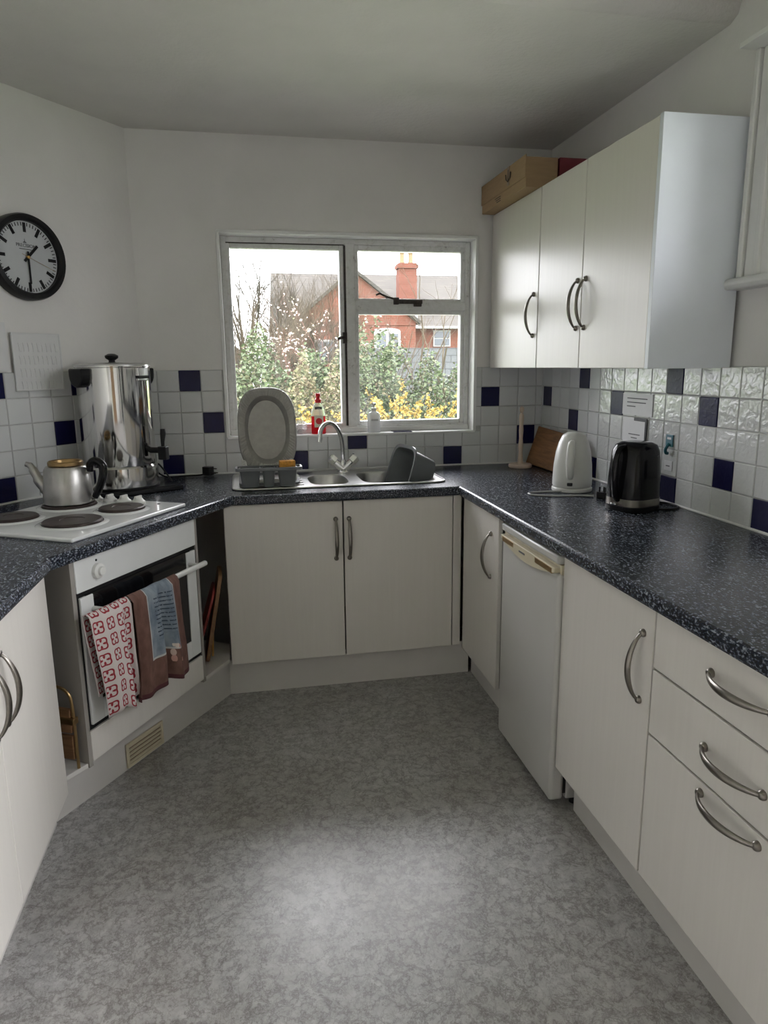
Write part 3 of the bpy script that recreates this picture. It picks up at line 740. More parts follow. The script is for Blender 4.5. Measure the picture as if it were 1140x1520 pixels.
st = thing('folding_trivet', 'folded brass and wood stand in the shelf left of the oven', 'stand', dl(.062, .105, .205), R(60+90+4))
P('loop', tube(spline([(-.06, 0, 0), (-.06, 0, .20), (-.045, 0, .255), (0, 0, .27), (.045, 0, .255), (.06, 0, .20), (.06, 0, 0)], 6), .005, 8), 'brass', st, smooth=40)
P('slat', box(-.052, .052, -.006, .006, .03, .11), 'board2', st, bev=.002); P('slat', box(-.052, .052, -.006, .006, .12, .20), 'board2', st, bev=.002)
P('clamp', box(-.068, .068, -.012, .012, .15, .172), 'brass', st, bev=.003)

# ------------------------------------------------------------------ urn, kettle pot
u = thing('induction_plate', 'flat black glass plate under the steel urn', 'plate', (-2.085, -.375, WT), R(29))
P('body', box(-.185, .185, -.17, .16, 0, .022), 'black_gloss', u, bev=.005)
P('glass_top', box(-.178, .178, -.163, .153, .022, .025), 'black_gloss', u)
u = thing('hot_water_urn', 'tall polished steel hot water urn with black tap', 'urn', (-2.10, -.40, WT+.025), R(-20))
Z = .505
bd = P('body', lathe([(.146, .094), (.148, .10), (.148, Z-.006), (.151, Z-.004), (.151, Z), (.140, Z)], 64), 'steel_mirror', u, smooth=40)
P('base_band', lathe([(.140, 0), (.153, .004), (.153, .088), (.147, .095)], 64), 'steel_mirror', u, smooth=40)
P('base_ring', lathe([(.150, -.0), (.156, .001), (.156, .006), (.153, .008)], 64), 'black', u, smooth=40)
ld = P('lid', lathe([(.149, Z), (.149, Z+.006), (.12, Z+.012), (.03, Z+.016), (.001, Z+.016)], 64, cap1=False), 'steel', u, smooth=40)
P('knob', lathe([(.014, Z+.014), (.012, Z+.024), (.026, Z+.034), (.027, Z+.044), (.014, Z+.051), (.001, Z+.052)], 24, cap1=False), 'black', ld, smooth=50)
def lug(a):
    bm = prism([(-.044, .004), (-.044, -.022)] + [(.044*math.cos(PI+PI*i/10), -.022-.050*math.sin(PI*i/10)) for i in range(1, 10)] + [(.044, -.022), (.044, .004)], -.012, .030)
    bmesh.ops.rotate(bm, cent=(0, 0, 0), matrix=Matrix.Rotation(R(90), 3, 'X'), verts=bm.verts[:])
    bmesh.ops.translate(bm, vec=(0, -.150, Z-.012), verts=bm.verts[:])
    bmesh.ops.rotate(bm, cent=(0, 0, 0), matrix=Matrix.Rotation(a, 3, 'Z'), verts=bm.verts[:]); return bm
P('side_handle', lug(R(-23)), 'black', u, bev=.006); P('side_handle', lug(R(157)), 'black', u, bev=.006)
cl = P('lid_catch', box(-.03, .03, -.154, -.146, Z-.06, Z-.006), 'chrome', u, bev=.003); cl.rotation_euler = (0, 0, R(79))
cb = P('catch_band', box(-.033, .033, -.157, -.146, Z-.05, Z-.038), 'black', u, bev=.002); cb.rotation_euler = (0, 0, R(79))
bm = bmesh.new()
tube([(.14, 0, .155), (.215, 0, .155)], .013, 12, bm); bx(bm, .185, .222, -.016, .016, .115, .172)
tp = P('tap', bm, 'black', u, bev=.004); tp.rotation_euler = (0, 0, R(-2))
lv = P('tap_lever', tube([(.203, 0, .168), (.203, 0, .19), (.207, 0, .225), (.207, 0, .245)], [.007, .008, .012, .010], 12), 'black', tp, smooth=40)
cab = single('power_cable', tube(spline([(-1.93, -.38, WT+.012), (-1.90, -.30, WT+.004), (-1.95, -.16, WT+.05), (-1.985, -.10, WT+.075), (-1.99, -.07, WT+.03), (-1.94, -.09, WT+.006), (-1.87, -.07, WT+.006), (-1.80, -.075, WT+.008), (-1.765, -.06, WT+.012)], 8), .0042, 8), 'black', 'black power cable of the urn lying along the tiles', 'cable', (-1.88, -.1, WT), smooth=50)
pg = thing('mains_plug', 'black three-pin plug lying on the worktop by the tiles', 'plug', (-1.755, -.055, WT), R(-25))
P('body', prism(sup(.026, .020, 20, 4), .004, .046), 'black', pg, bev=.003)
for z, y in ((.036, 0), (.015, -.010), (.015, .010)): P('pin', box(.024, .046, y-.003, y+.003, z-.002, z+.003), 'dark_iron', pg)

kt = thing('aluminium_kettle', 'worn aluminium teapot kettle standing on a hotplate', 'kettle', dl(.572, .455, WT+.027), R(-11))
P('body', lathe([(.080, 0), (.088, .004), (.090, .012), (.078, .128), (.070, .140), (.056, .144)], 48), 'aluminium', kt, smooth=40)
P('lid_ring', lathe([(.058, .142), (.062, .145), (.062, .156), (.058, .160), (.054, .157), (.052, .146), (.03, .144), (.001, .144)], 40, cap1=False), 'brass', kt, smooth=40)
P('spout', tube(spline([(-.072, 0, .045), (-.098, 0, .075), (-.118, 0, .115), (-.132, 0, .142), (-.148, 0, .148)], 5), [.025]*3+[.021]*5+[.016]*5+[.012]*4+[.010]*4, 14), 'aluminium', kt, smooth=50)
P('bracket', tube([(.070, 0, .118), (.092, 0, .122)], .010, 10), 'aluminium', kt, smooth=40); P('bracket', tube([(.080, 0, .022), (.100, 0, .022)], .010, 10), 'aluminium', kt, smooth=40)
hp = spline([(.088, 0, .118), (.092, 0, .145), (.112, 0, .158), (.136, 0, .142), (.136, 0, .105), (.118, 0, .055), (.098, 0, .020)], 6)
P('handle', tube(hp, [.012+.004*math.sin(PI*i/(len(hp)-1)) for i in range(len(hp))], 12), 'black_gloss', kt, smooth=50)

# ------------------------------------------------------------------ clock and sheets on the diagonal wall
def dw(sdist, off, z): return (XC+DX*sdist-nx*off, DY*sdist-ny*off, z)
RZD = R(90-38.61)
c = thing('wall_clock', 'round black-rimmed wall clock with grey dial', 'clock', dw(.565, -.008, 1.862), RZD)
def faced(bm):   # profile axis z -> -y (towards the room)
    bmesh.ops.rotate(bm, cent=(0, 0, 0), matrix=Matrix.Rotation(R(90), 3, 'X'), verts=bm.verts[:]); return bm
P('rim', faced(lathe([(.135, .012), (.135, .036), (.142, .044), (.158, .042), (.163, .030), (.163, 0)], 64, cap1=False, cap0=False)), 'black', c, smooth=40)
P('dial', faced(lathe([(.14, .0), (.14, .018)], 64)), 'clock_face', c)
def mark(name, r0, r1, w, ang, y, mat, parent, t=.001):
    bm = box(-w/2, w/2, y-t, y, r0, r1); bmesh.ops.rotate(bm, cent=(0, 0, 0), matrix=Matrix.Rotation(ang, 3, 'Y'), verts=bm.verts[:])
    return P(name, bm, mat, parent)
for i in range(60):
    if i % 5 == 0: mark('hour_mark', .094, .130, .0125, 2*PI*i/60, -.018, 'black', c)
    else: mark('minute_mark', .117, .130, .0032, 2*PI*i/60, -.018, 'black', c)
mark('hour_hand', -.022, .066, .010, R(45), -.022, 'black', c, .002); mark('minute_hand', -.022, .100, .0075, R(180), -.025, 'black', c, .002)
mark('second_hand', -.03, .122, .0014, R(110), -.028, 'brass', c, .001)
P('pin', faced(lathe([(.006, .018), (.006, .030), (.003, .032)], 16)), 'gold', c, smooth=40)
def text(name, s, size, parent, pos, mat, rot=(R(90), 0, 0), label=None):
    cu = bpy.data.curves.new('t', 'FONT'); cu.body = s; cu.size = size; cu.align_x = 'CENTER'; cu.extrude = .0003
    to = bpy.data.objects.new('t', cu); COL.objects.link(to)
    dg = bpy.context.evaluated_depsgraph_get(); me = bpy.data.meshes.new_from_object(to.evaluated_get(dg))
    bpy.data.objects.remove(to); me.materials.clear(); me.materials.append(M[mat]); me.name = name
    o = link(name, me, parent, loc=pos, rot=rot); return o
text('lettering', 'PRECISION', .0180, c, (0, -.0190, .038), 'text_grey')
P('lettering_line', box(-.030, .022, -.019, -.018, .0290, .0315), 'text_grey', c)
P('emblem', prism([(-.008, 0), (.008, 0), (.004, .004), (.001, .004), (0, .016), (-.002, .004), (-.005, .004)], .0, .001), 'text_grey', c).data.transform(Matrix.Translation((-.004, -.018, .054)) @ Matrix.Rotation(R(90), 4, 'X'))

sh = thing('notice_sheet', 'white embossed sheet with four rows of strokes below the clock', 'sheet', dw(.565, .004, 1.455), RZD)
P('sheet', box(-.108, .112, -.004, 0, -.108, .118), 'paper', sh)
bmf = frame_bm(-.108, .112, -.108, .118, .006, -.007, -.004); P('border', bmf, 'paper', sh, bev=.001)
for r in range(4):
    for i in range(9):
        bm = bmesh.new(); x = -.080+i*.0205; z = .062-r*.050
        tube([(x, -.004, z+.018), (x+.002, -.006, z), (x+.003, -.004, z-.018)], .0022, 6, bm)
        if (i*7+r*3) % 4 == 0: tube([(x+.003, -.005, z-.012), (x+.011, -.005, z-.016)], .002, 6, bm)
        P('stroke', bm, 'paper', sh)
single('notice_sheet', prism([dw(.69, -.002, 0)[:2], dw(.86, -.002, 0)[:2], dw(.86, .004, 0)[:2], dw(.69, .004, 0)[:2]], ZT+.004, ZT+.19), 'paper', 'plain white sheet beside the embossed notice', 'sheet', dw(.77, 0, ZT))

# ------------------------------------------------------------------ sink, tap, rack
s = thing('sink', 'stainless steel one and a half bowl sink with drainer', 'sink', (-1.155, -.295, WT))
out = sup(.478, .238, 48, 14, -1.155, -.300)
bm = slab_with_hole(out, [B1, B2], WT+.001, WT+.005)
P('rim_plate', bm, 'steel', s, world=True, bev=.0015)
def bowl(pts, cx, cy, depth, name):
    bm = bmesh.new(); rings = []
    for k, z in ((1.0, .004), (.97, -.006), (.94, -depth*.6), (.86, -depth*.92), (.70, -depth)):
        rings.append([bm.verts.new((cx+(p[0]-cx)*k, cy+(p[1]-cy)*k, WT+z)) for p in pts])
    n = len(pts)
    for a, b in zip(rings, rings[1:]):
        for i in range(n): bm.faces.new((a[i], a[(i+1) % n], b[(i+1) % n], b[i]))
    bm.faces.new(rings[-1]); return P(name, bm, 'steel', s, world=True, smooth=50)
bowl(B1, -1.20, -.345, .10, 'half_bowl'); bowl(B2, -.885, -.325, .16, 'main_bowl')
for i in range(6):
    P('drainer_rib', box(-1.60, -1.32, -.47+i*.06, -.455+i*.06, WT+.005, WT+.0075), 'steel', s, world=True, bev=.001)
P('raised_edge', frame_bm(0, 1, 0, 1, .1, 0, 1), 'steel', s).data.transform(Matrix(((.952, 0, 0, -1.631+1.155), (0, 0, .472, -.536+.295), (0, .003, 0, .0045), (0, 0, 0, 1))) @ Matrix.Scale(1, 4))
re_ = bpy.data.objects.get('raised_edge'); bpy.data.objects.remove(re_)
tube_edge = tube([(*p, WT+.0045) for p in out+[out[0]]], .0045, 6); P('rolled_edge', tube_edge, 'steel', s, world=True, smooth=50)
t = thing('mixer_tap', 'chrome mixer tap with swan neck spout and two heads', 'tap', (-1.095, -.115, WT+.005))
bm = lathe([(.030, 0), (.028, .006), (.020, .012), (.018, .045), (.012, .06)], 24); P('base', bm, 'chrome', t, smooth=40)
for sg in (-1, 1):
    a = P('arm', tube([(0, 0, .014), (sg*.044, 0, .052)], [.022, .017], 14), 'chrome', t, smooth=40)
    P('head', tube([(sg*.040, 0, .048), (sg*.044, 0, .052), (sg*.064, 0, .072), (sg*.068, 0, .076)], [.018, .026, .025, .018], 6), 'chrome', a, smooth=30)
sp_ = spline([(0, 0, .04), (-.002, -.004, .11), (-.012, -.02, .18), (-.045, -.055, .235), (-.085, -.095, .250), (-.118, -.125, .225), (-.128, -.137, .180)], 8)
P('spout', tube(sp_, .0105, 14), 'chrome', t, smooth=50)
P('aerator', tube([Vector((-.127, -.1365, .186)), Vector((-.131, -.140, .165))], .0125, 14), 'chrome', t, smooth=40)

rk = thing('dish_rack', 'grey plastic dish rack with cutlery cups on the drainer', 'dish rack', (-1.47, -.31, WT+.008))
P('tray', slab_with_hole(sup(.135, .17, 32, 8), [sup(.115, .15, 32, 8)], 0, .012), 'grey_plastic', rk, bev=.002)
for x, w in ((-.085, .045), (-.005, .028), (.075, .042)):
    bm = bmesh.new(); rings = []
    for k, z in ((.78, .002), (1.0, .075), (1.06, .078), (1.06, .084), (.93, .084), (.72, .008)):
        rings.append([bm.verts.new((x+px*k, -.178+py*k, z)) for px, py in sup(w, .036, 24, 5)])
    for a, b in zip(rings, rings[1:]):
        for i in range(24): bm.faces.new((a[i], a[(i+1) % 24], b[(i+1) % 24], b[i]))
    bm.faces.new(rings[0][::-1]); bm.faces.new(rings[-1]); P('cutlery_cup', bm, 'grey_plastic', rk, smooth=40)
P('cup_rim', slab_with_hole(sup(.144, .046, 32, 8, -.003, -.178), [sup(.134, .038, 32, 8, -.003, -.178)], .074, .088), 'grey_plastic', rk, bev=.002)
for i in range(5):
    yy = -.11+i*.06
    P('plate_prong', tube(spline([(-.12, yy, .01), (-.12, yy, .07), (-.11, yy, .085), (-.10, yy, .07), (-.10, yy, .01)], 5), .003, 6), 'white_plastic', rk, smooth=40)
    P('plate_prong', tube(spline([(.10, yy, .01), (.10, yy, .07), (.11, yy, .085), (.12, yy, .07), (.12, yy, .01)], 5), .003, 6), 'white_plastic', rk, smooth=40)
sg_ = single('sponge', box(-.034, .034, -.020, .020, 0, .070), 'sponge', 'orange sponge standing in the dish rack cup', 'sponge', (0, 0, 0), bev=.003)
sg_.location = (-1.393, -.488, WT+.050); sg_.rotation_euler = (0, 0, R(4))

def platter():
    bm = bmesh.new(); seg = 160; rings = []
    def ring(w, h, e, z, jit=0):
        o = []
        for i in range(seg):
            a = 2*PI*i/seg; cc, ss = math.cos(a), math.sin(a); jj = jit*(1 if i % 2 else -1)
            o.append(bm.verts.new((w*math.copysign(abs(cc)**(2/e), cc), h*math.copysign(abs(ss)**(2/e), ss), z+jj)))
        rings.append(o)
    ring(.088, .138, 2.15, -.018); bm.faces.new(rings[0][::-1]); ring(.092, .143, 2.15, -.014); ring(.105, .160, 2.3, -.002, .0005); ring(.128, .186, 2.6, .004, .0010); ring(.134, .195, 2.9, .002, .0004); ring(.137, .198, 2.9, -.003); ring(.134, .195, 2.9, -.004)
    for a, b in zip(rings, rings[1:]):
        for i in range(seg): bm.faces.new((a[i], a[(i+1) % seg], b[(i+1) % seg], b[i]))
    bmesh.ops.rotate(bm, cent=(0, 0, 0), matrix=Matrix.Rotation(R(90), 3, 'X'), verts=bm.verts[:])
    return bm
pl = thing('foil_platter', 'oval foil serving platter standing in the dish rack', 'platter', (-1.462, -.235, WT+.035), rot=(R(-7), 0, R(4)))
bmp_ = platter(); bmesh.ops.translate(bmp_, vec=(0, 0, .198), verts=bmp_.verts[:])
op = P('tray', bmp_, 'foil', pl, smooth=18)
mdl = op.modifiers.new('solid', 'SOLIDIFY'); mdl.thickness = .0012

wb = thing('washing_up_bowl', 'grey plastic washing-up bowl tipped on its side in the sink', 'bowl', (-.84, -.33, WT-.13))
def wash_bowl():
    bm = bmesh.new(); rings = []
    for w, h, z in ((.10, .085, 0), (.125, .11, .004), (.150, .132, .125), (.163, .145, .128), (.163, .145, .136), (.148, .130, .134), (.122, .106, .010), (.10, .085, .006)):
        rings.append([bm.verts.new((x, y, z)) for x, y in sup(w, h, 36, 4.5)])
    for a, b in zip(rings, rings[1:]):
        for i in range(36): bm.faces.new((a[i], a[(i+1) % 36], b[(i+1) % 36], b[i]))
    bm.faces.new(rings[0][::-1]); bm.faces.new(rings[-1]); return bm
nb = Vector((-.93, -.20, .30)).normalized(); xb = Vector((0, 0, 1)).cross(nb).normalized(); yb = nb.cross(xb)
rc = Vector((-.862, -.335, .925)) - Vector((-.84, -.33, WT-.13)) - nb*.136
P('bowl', wash_bowl(), 'grey_plastic', wb, smooth=50).data.transform(Matrix(((xb.x*.80, yb.x, nb.x, rc.x), (xb.y*.80, yb.y, nb.y, rc.y), (xb.z*.80, yb.z, nb.z, rc.z), (0, 0, 0, 1))))

# bottles on the sill
SZ = WZ0-.002
b = thing('detergent_bottle', 'red washing-up liquid bottle with red cap on the sill', 'bottle', (-1.197, .035, SZ))
P('body', lathe([(.034, 0), (.037, .004), (.037, .06), (.036, .09)], 28, sy=.6), 'red_liquid', b, smooth=40)
P('upper_body', lathe([(.036, .09), (.034, .115), (.022, .145), (.013, .155), (.013, .162)], 28, sy=.6), 'clear_plastic', b, smooth=40)
P('cap', lathe([(.016, .158), (.016, .175), (.011, .178), (.010, .188), (.014, .190), (.012, .205)], 20), 'red_plastic', b, smooth=40)
lb = P('front_label', box(-.023, .023, -.0245, -.0235, .035, .095), 'label_cream', b)
P('label_mark', faced(lathe([(.016, .0245), (.016, .0252)], 20)), 'red_plastic', lb).data.transform(Matrix.Translation((0, 0, .066)))
P('neck_label', box(-.018, .018, -.0145, -.0135, .125, .138), 'text_grey', b).data.transform(Matrix.Translation((0, -.002, 0)))
b = thing('soap_dispenser', 'clear hand soap pump bottle with white pump on the sill', 'bottle', (-.909, .035, SZ))
P('body', lathe([(.032, 0), (.034, .004), (.034, .085), (.026, .102), (.012, .108), (.012, .114)], 28, sy=.65), 'soap', b, smooth=40)
pm = P('pump', lathe([(.014, .112), (.014, .126), (.005, .128), (.005, .142), (.012, .143), (.012, .152)], 18), 'white_plastic', b, smooth=40)
P('nozzle', tube([(0, 0, .148), (0, -.03, .149), (0, -.036, .143)], .005, 8), 'white_plastic', pm, smooth=40)
P('label', box(-.018, .018, -.0236, -.0226, .060, .070), 'grey_cable', b)
b = thing('glass_coaster', 'small round cut glass dish leaning on the window sill', 'dish', (-1.288, .055, SZ), rot=(R(-14), 0, 0))
P('disc', faced(lathe([(.036, 0), (.036, .006), (.030, .008), (.018, .004), (.001, .004)], 36, cap1=False)), 'cut_glass', b, smooth=30).data.transform(Matrix.Translation((0, 0, .036)))
for i in range(12):
    a = 2*PI*i/12; P('facet', tube([(.012*math.cos(a), -.008, .036+.012*math.sin(a)), (.032*math.cos(a), -.009, .036+.032*math.sin(a))], .0022, 5), 'cut_glass', b)

# ------------------------------------------------------------------ right-hand worktop things
h = thing('kitchen_roll_holder', 'pale wooden kitchen roll holder without a roll', 'holder', (-.178, -.165, WT))
P('base', lathe([(.056, 0), (.060, .004), (.060, .014), (.055, .019)], 36), 'pale_wood', h, smooth=40)
P('pole', lathe([(.015, .018), (.013, .05), (.010, .08), (.013, .11), (.0095, .15), (.012, .19), (.010, .225), (.0125, .245), (.012, .268), (.006, .280), (.010, .287), (.012, .297), (.010, .308), (.003, .313)], 24), 'pale_wood', h, smooth=40)
bm = prism([(-.27, 0), (.255, 0), (.26, .008), (.262, .17), (.24, .185), (-.27, .205)], -.009, .009)
bmesh.ops.rotate(bm, cent=(0, 0, 0), matrix=Matrix.Rotation(R(90), 3, 'X'), verts=bm.verts[:])
cbd = link('chopping_board', mk('chopping_board', bm, M['board']), None, .003, loc=(-.088, -.31, WT+.003), rot=(R(-19), 0, R(-90)))
tag(cbd, 'brown wooden chopping board leaning on the corner tiles', 'board')

k = thing('electric_kettle', 'white electric kettle with handle towards the room', 'kettle', (-.225, -.855, WT), R(-122))
P('power_base', lathe([(.080, 0), (.083, .003), (.083, .014), (.078, .018)], 40), 'white_plastic', k, smooth=40)
def kett(prof, sx0=1.0):
    return lathe(prof, 44)
P('body', kett([(.078, .020), (.081, .026), (.081, .05), (.078, .11), (.071, .165), (.060, .205), (.047, .232), (.03, .243), (.001, .246)]), 'white_plastic', k, smooth=60)
hs = spline([(.058, 0, .212), (.082, 0, .205), (.094, 0, .17), (.098, 0, .12), (.092, 0, .075), (.080, 0, .060)], 6)
P('handle', tube(hs, [.010+.007*math.sin(PI*min(1, i/(len(hs)-1)*1.0)) for i in range(len(hs))], 14, flat=.6, up=(1, 0, 0)), 'white_plastic', k, smooth=60)
P('switch', box(.078, .088, -.011, .011, .030, .044), 'black', k, bev=.003)
P('spout', prism([(-.082, 0), (-.05, -.028), (-.05, .028)], .195, .222), 'white_plastic', k, bev=.006)
cw = single('kettle_cable', tube(spline([(-.29, -.90, WT+.006), (-.35, -.885, WT+.004), (-.43, -.895, WT+.004), (-.435, -.94, WT+.004), (-.36, -.985, WT+.004), (-.27, -1.0, WT+.004), (-.215, -1.03, WT+.006)], 8), .0042, 8), 'grey_cable', 'pale grey cable looping in front of the white kettle', 'cable', (-.35, -.93, WT), smooth=50)
pg = thing('mains_plug', 'black plug lying on the worktop between the two kettles', 'plug', (-.185, -1.055, WT), R(120))
P('body', prism(sup(.026, .022, 20, 4), .0, .026), 'black', pg, bev=.003)
for x, y in ((.0, .0), (-.012, .012), (.012, .012)): P('pin', box(x-.003, x+.003, y-.002, y+.002, .026, .046), 'black', pg)

k = thing('electric_kettle', 'glossy black electric kettle with steel band at its base', 'kettle', (-.185, -1.265, WT), R(-160))
def bk(prof, e=3.2, n=44):
    bm = bmesh.new(); rings = []
    for w, d, z, ox in prof: rings.append([bm.verts.new((x+ox, y, z)) for x, y in sup(w, d, n, e)])
    for a, b in zip(rings, rings[1:]):
        for i in range(n): bm.faces.new((a[i], a[(i+1) % n], b[(i+1) % n], b[i]))
    bm.faces.new(rings[0][::-1]); bm.faces.new(rings[-1]); return bm
P('power_base', bk([(.084, .080, 0, 0), (.086, .082, .004, 0), (.086, .082, .018, 0)]), 'black', k, smooth=40)
P('steel_band', bk([(.0835, .0805, .020, 0), (.0835, .0805, .046, 0)]), 'handle', k, smooth=40)
P('body', bk([(.083, .080, .046, 0), (.081, .078, .12, 0), (.077, .074, .18, -.002), (.073, .070, .215, -.002), (.064, .062, .236, -.002), (.045, .045, .246, -.002)]), 'black_gloss', k, smooth=60)
hs = spline([(.045, 0, .232), (.085, 0, .225), (.102, 0, .19), (.104, 0, .12), (.094, 0, .06), (.080, 0, .04)], 6)
P('handle', tube(hs, .013, 12, flat=.7, up=(1, 0, 0)), 'black_gloss', k, smooth=60)
P('switch', box(.084, .104, -.012, .012, .024, .032), 'chrome', k, bev=.003)
single('kettle_cable', tube(spline([(-.11, -1.24, WT+.006), (-.07, -1.215, WT+.005), (-.025, -1.225, WT+.005), (-.02, -1.30, WT+.005), (-.07, -1.335, WT+.005), (-.12, -1.325, WT+.006)], 8), .0045, 8), 'black', 'black cable looped behind the black kettle', 'cable', (-.06, -1.27, WT), smooth=50)

# notices and fittings on the right wall (local x towards the viewer)
def on_right(name, label, cat, y, z): return thing(name, label, cat, (-.001, y, z), R(-90))
n1 = on_right('paper_notice', 'white paper notice with three printed lines on the tiles', 'notice', -.95, 1.270)
P('sheet', box(-.11, .112, -.003, 0, -.045, .042), 'paper', n1)
for i, (a, b_) in enumerate(((-.075, .075), (-.075, .065), (-.075, -.01))): P('print_line', box(a, b_, -.0037, -.003, .020-i*.016, .024-i*.016), 'text_grey', n1)
n2 = on_right('paper_notice', 'white paper notice behind the black kettle with dark corner strip', 'notice', -.94, 1.165)
P('sheet', box(-.085, .088, -.003, 0, -.055, .050), 'paper', n2)
for i in range(2): P('print_line', box(-.04+i*.02, .045-i*.02, -.0037, -.003, -.020-i*.014, -.016-i*.014), 'text_grey', n2)
bm = bmesh.new(); bx(bm, .0, .094, -.006, -.003, .038, .050); bx(bm, .082, .094, -.006, -.003, -.075, .038); P('corner_strip', bm, 'black', n2)
hk = on_right('wall_hook', 'small teal plastic hook stuck on the wall tiles', 'hook', -1.19, 1.135)
P('plate', box(-.022, .022, -.004, 0, -.01, .034), 'teal', hk, bev=.001); P('plate_label', box(-.012, .012, -.0046, -.004, .016, .024), 'paper', hk)
P('hook', tube(spline([(0, -.004, .0), (0, -.016, -.02), (0, -.014, -.034), (0, -.005, -.036)], 5), .006, 8), 'teal', hk, smooth=50)
so = on_right('wall_socket', 'white double wall socket on the tiles behind the black kettle', 'socket', -1.02, 1.03)
P('plate', box(-.073, .058, -.010, 0, -.045, .045), 'white_plastic', so, bev=.003)
P('side_strip', box(.058, .073, -.012, 0, -.046, .046), 'grey_cable', so, bev=.002)
for x in (-.045, .02): P('switch', box(x-.006, x+.006, -.014, -.010, .015, .030), 'white_plastic', so, bev=.001)
lb = on_right('paper_label', 'small white label below the teal hook', 'label', -1.19, 1.052)
P('sheet', box(-.025, .025, -.002, 0, -.018, .018), 'paper', lb); P('print_line', box(-.012, .012, -.0026, -.002, -.003, .001), 'text_grey', lb)

# boxes on top of the wall cupboards
b = thing('cardboard_box', 'brown cardboard box with printed arrow mark on the wall cabinet', 'box', (-.29, -.30, 2.162))
P('carton', box(-.070, .072, -.278, .280, 0, .120), 'card', b, bev=.002)
P('lid_flap', box(-.074, -.070, -.280, .282, .040, .128), 'card', b, bev=.001)
P('tape', box(-.076, -.074, -.098, -.072, .050, .128), 'tape', b)
bm = bmesh.new(); bx(bm, -.0770, -.0755, -.088, -.083, .07, .115); tube([(-.0765, -.115, .10), (-.0765, -.108, .078), (-.0765, -.0855, .066), (-.0765, -.063, .078), (-.0765, -.056, .10)], .003, 5, bm); P('printed_mark', bm, 'ink', b)
for i in range(3): P('printed_line', box(-.0715, -.070, .02, .095-i*.012, .028-i*.009, .031-i*.009), 'ink', b)
single('red_box', box(-.208, -.012, -.575, -.06, 2.162, 2.285), 'red_card', 'dark red box beside the cardboard box on the wall cabinet', 'box', (-.11, -.31, 2.162), bev=.002)

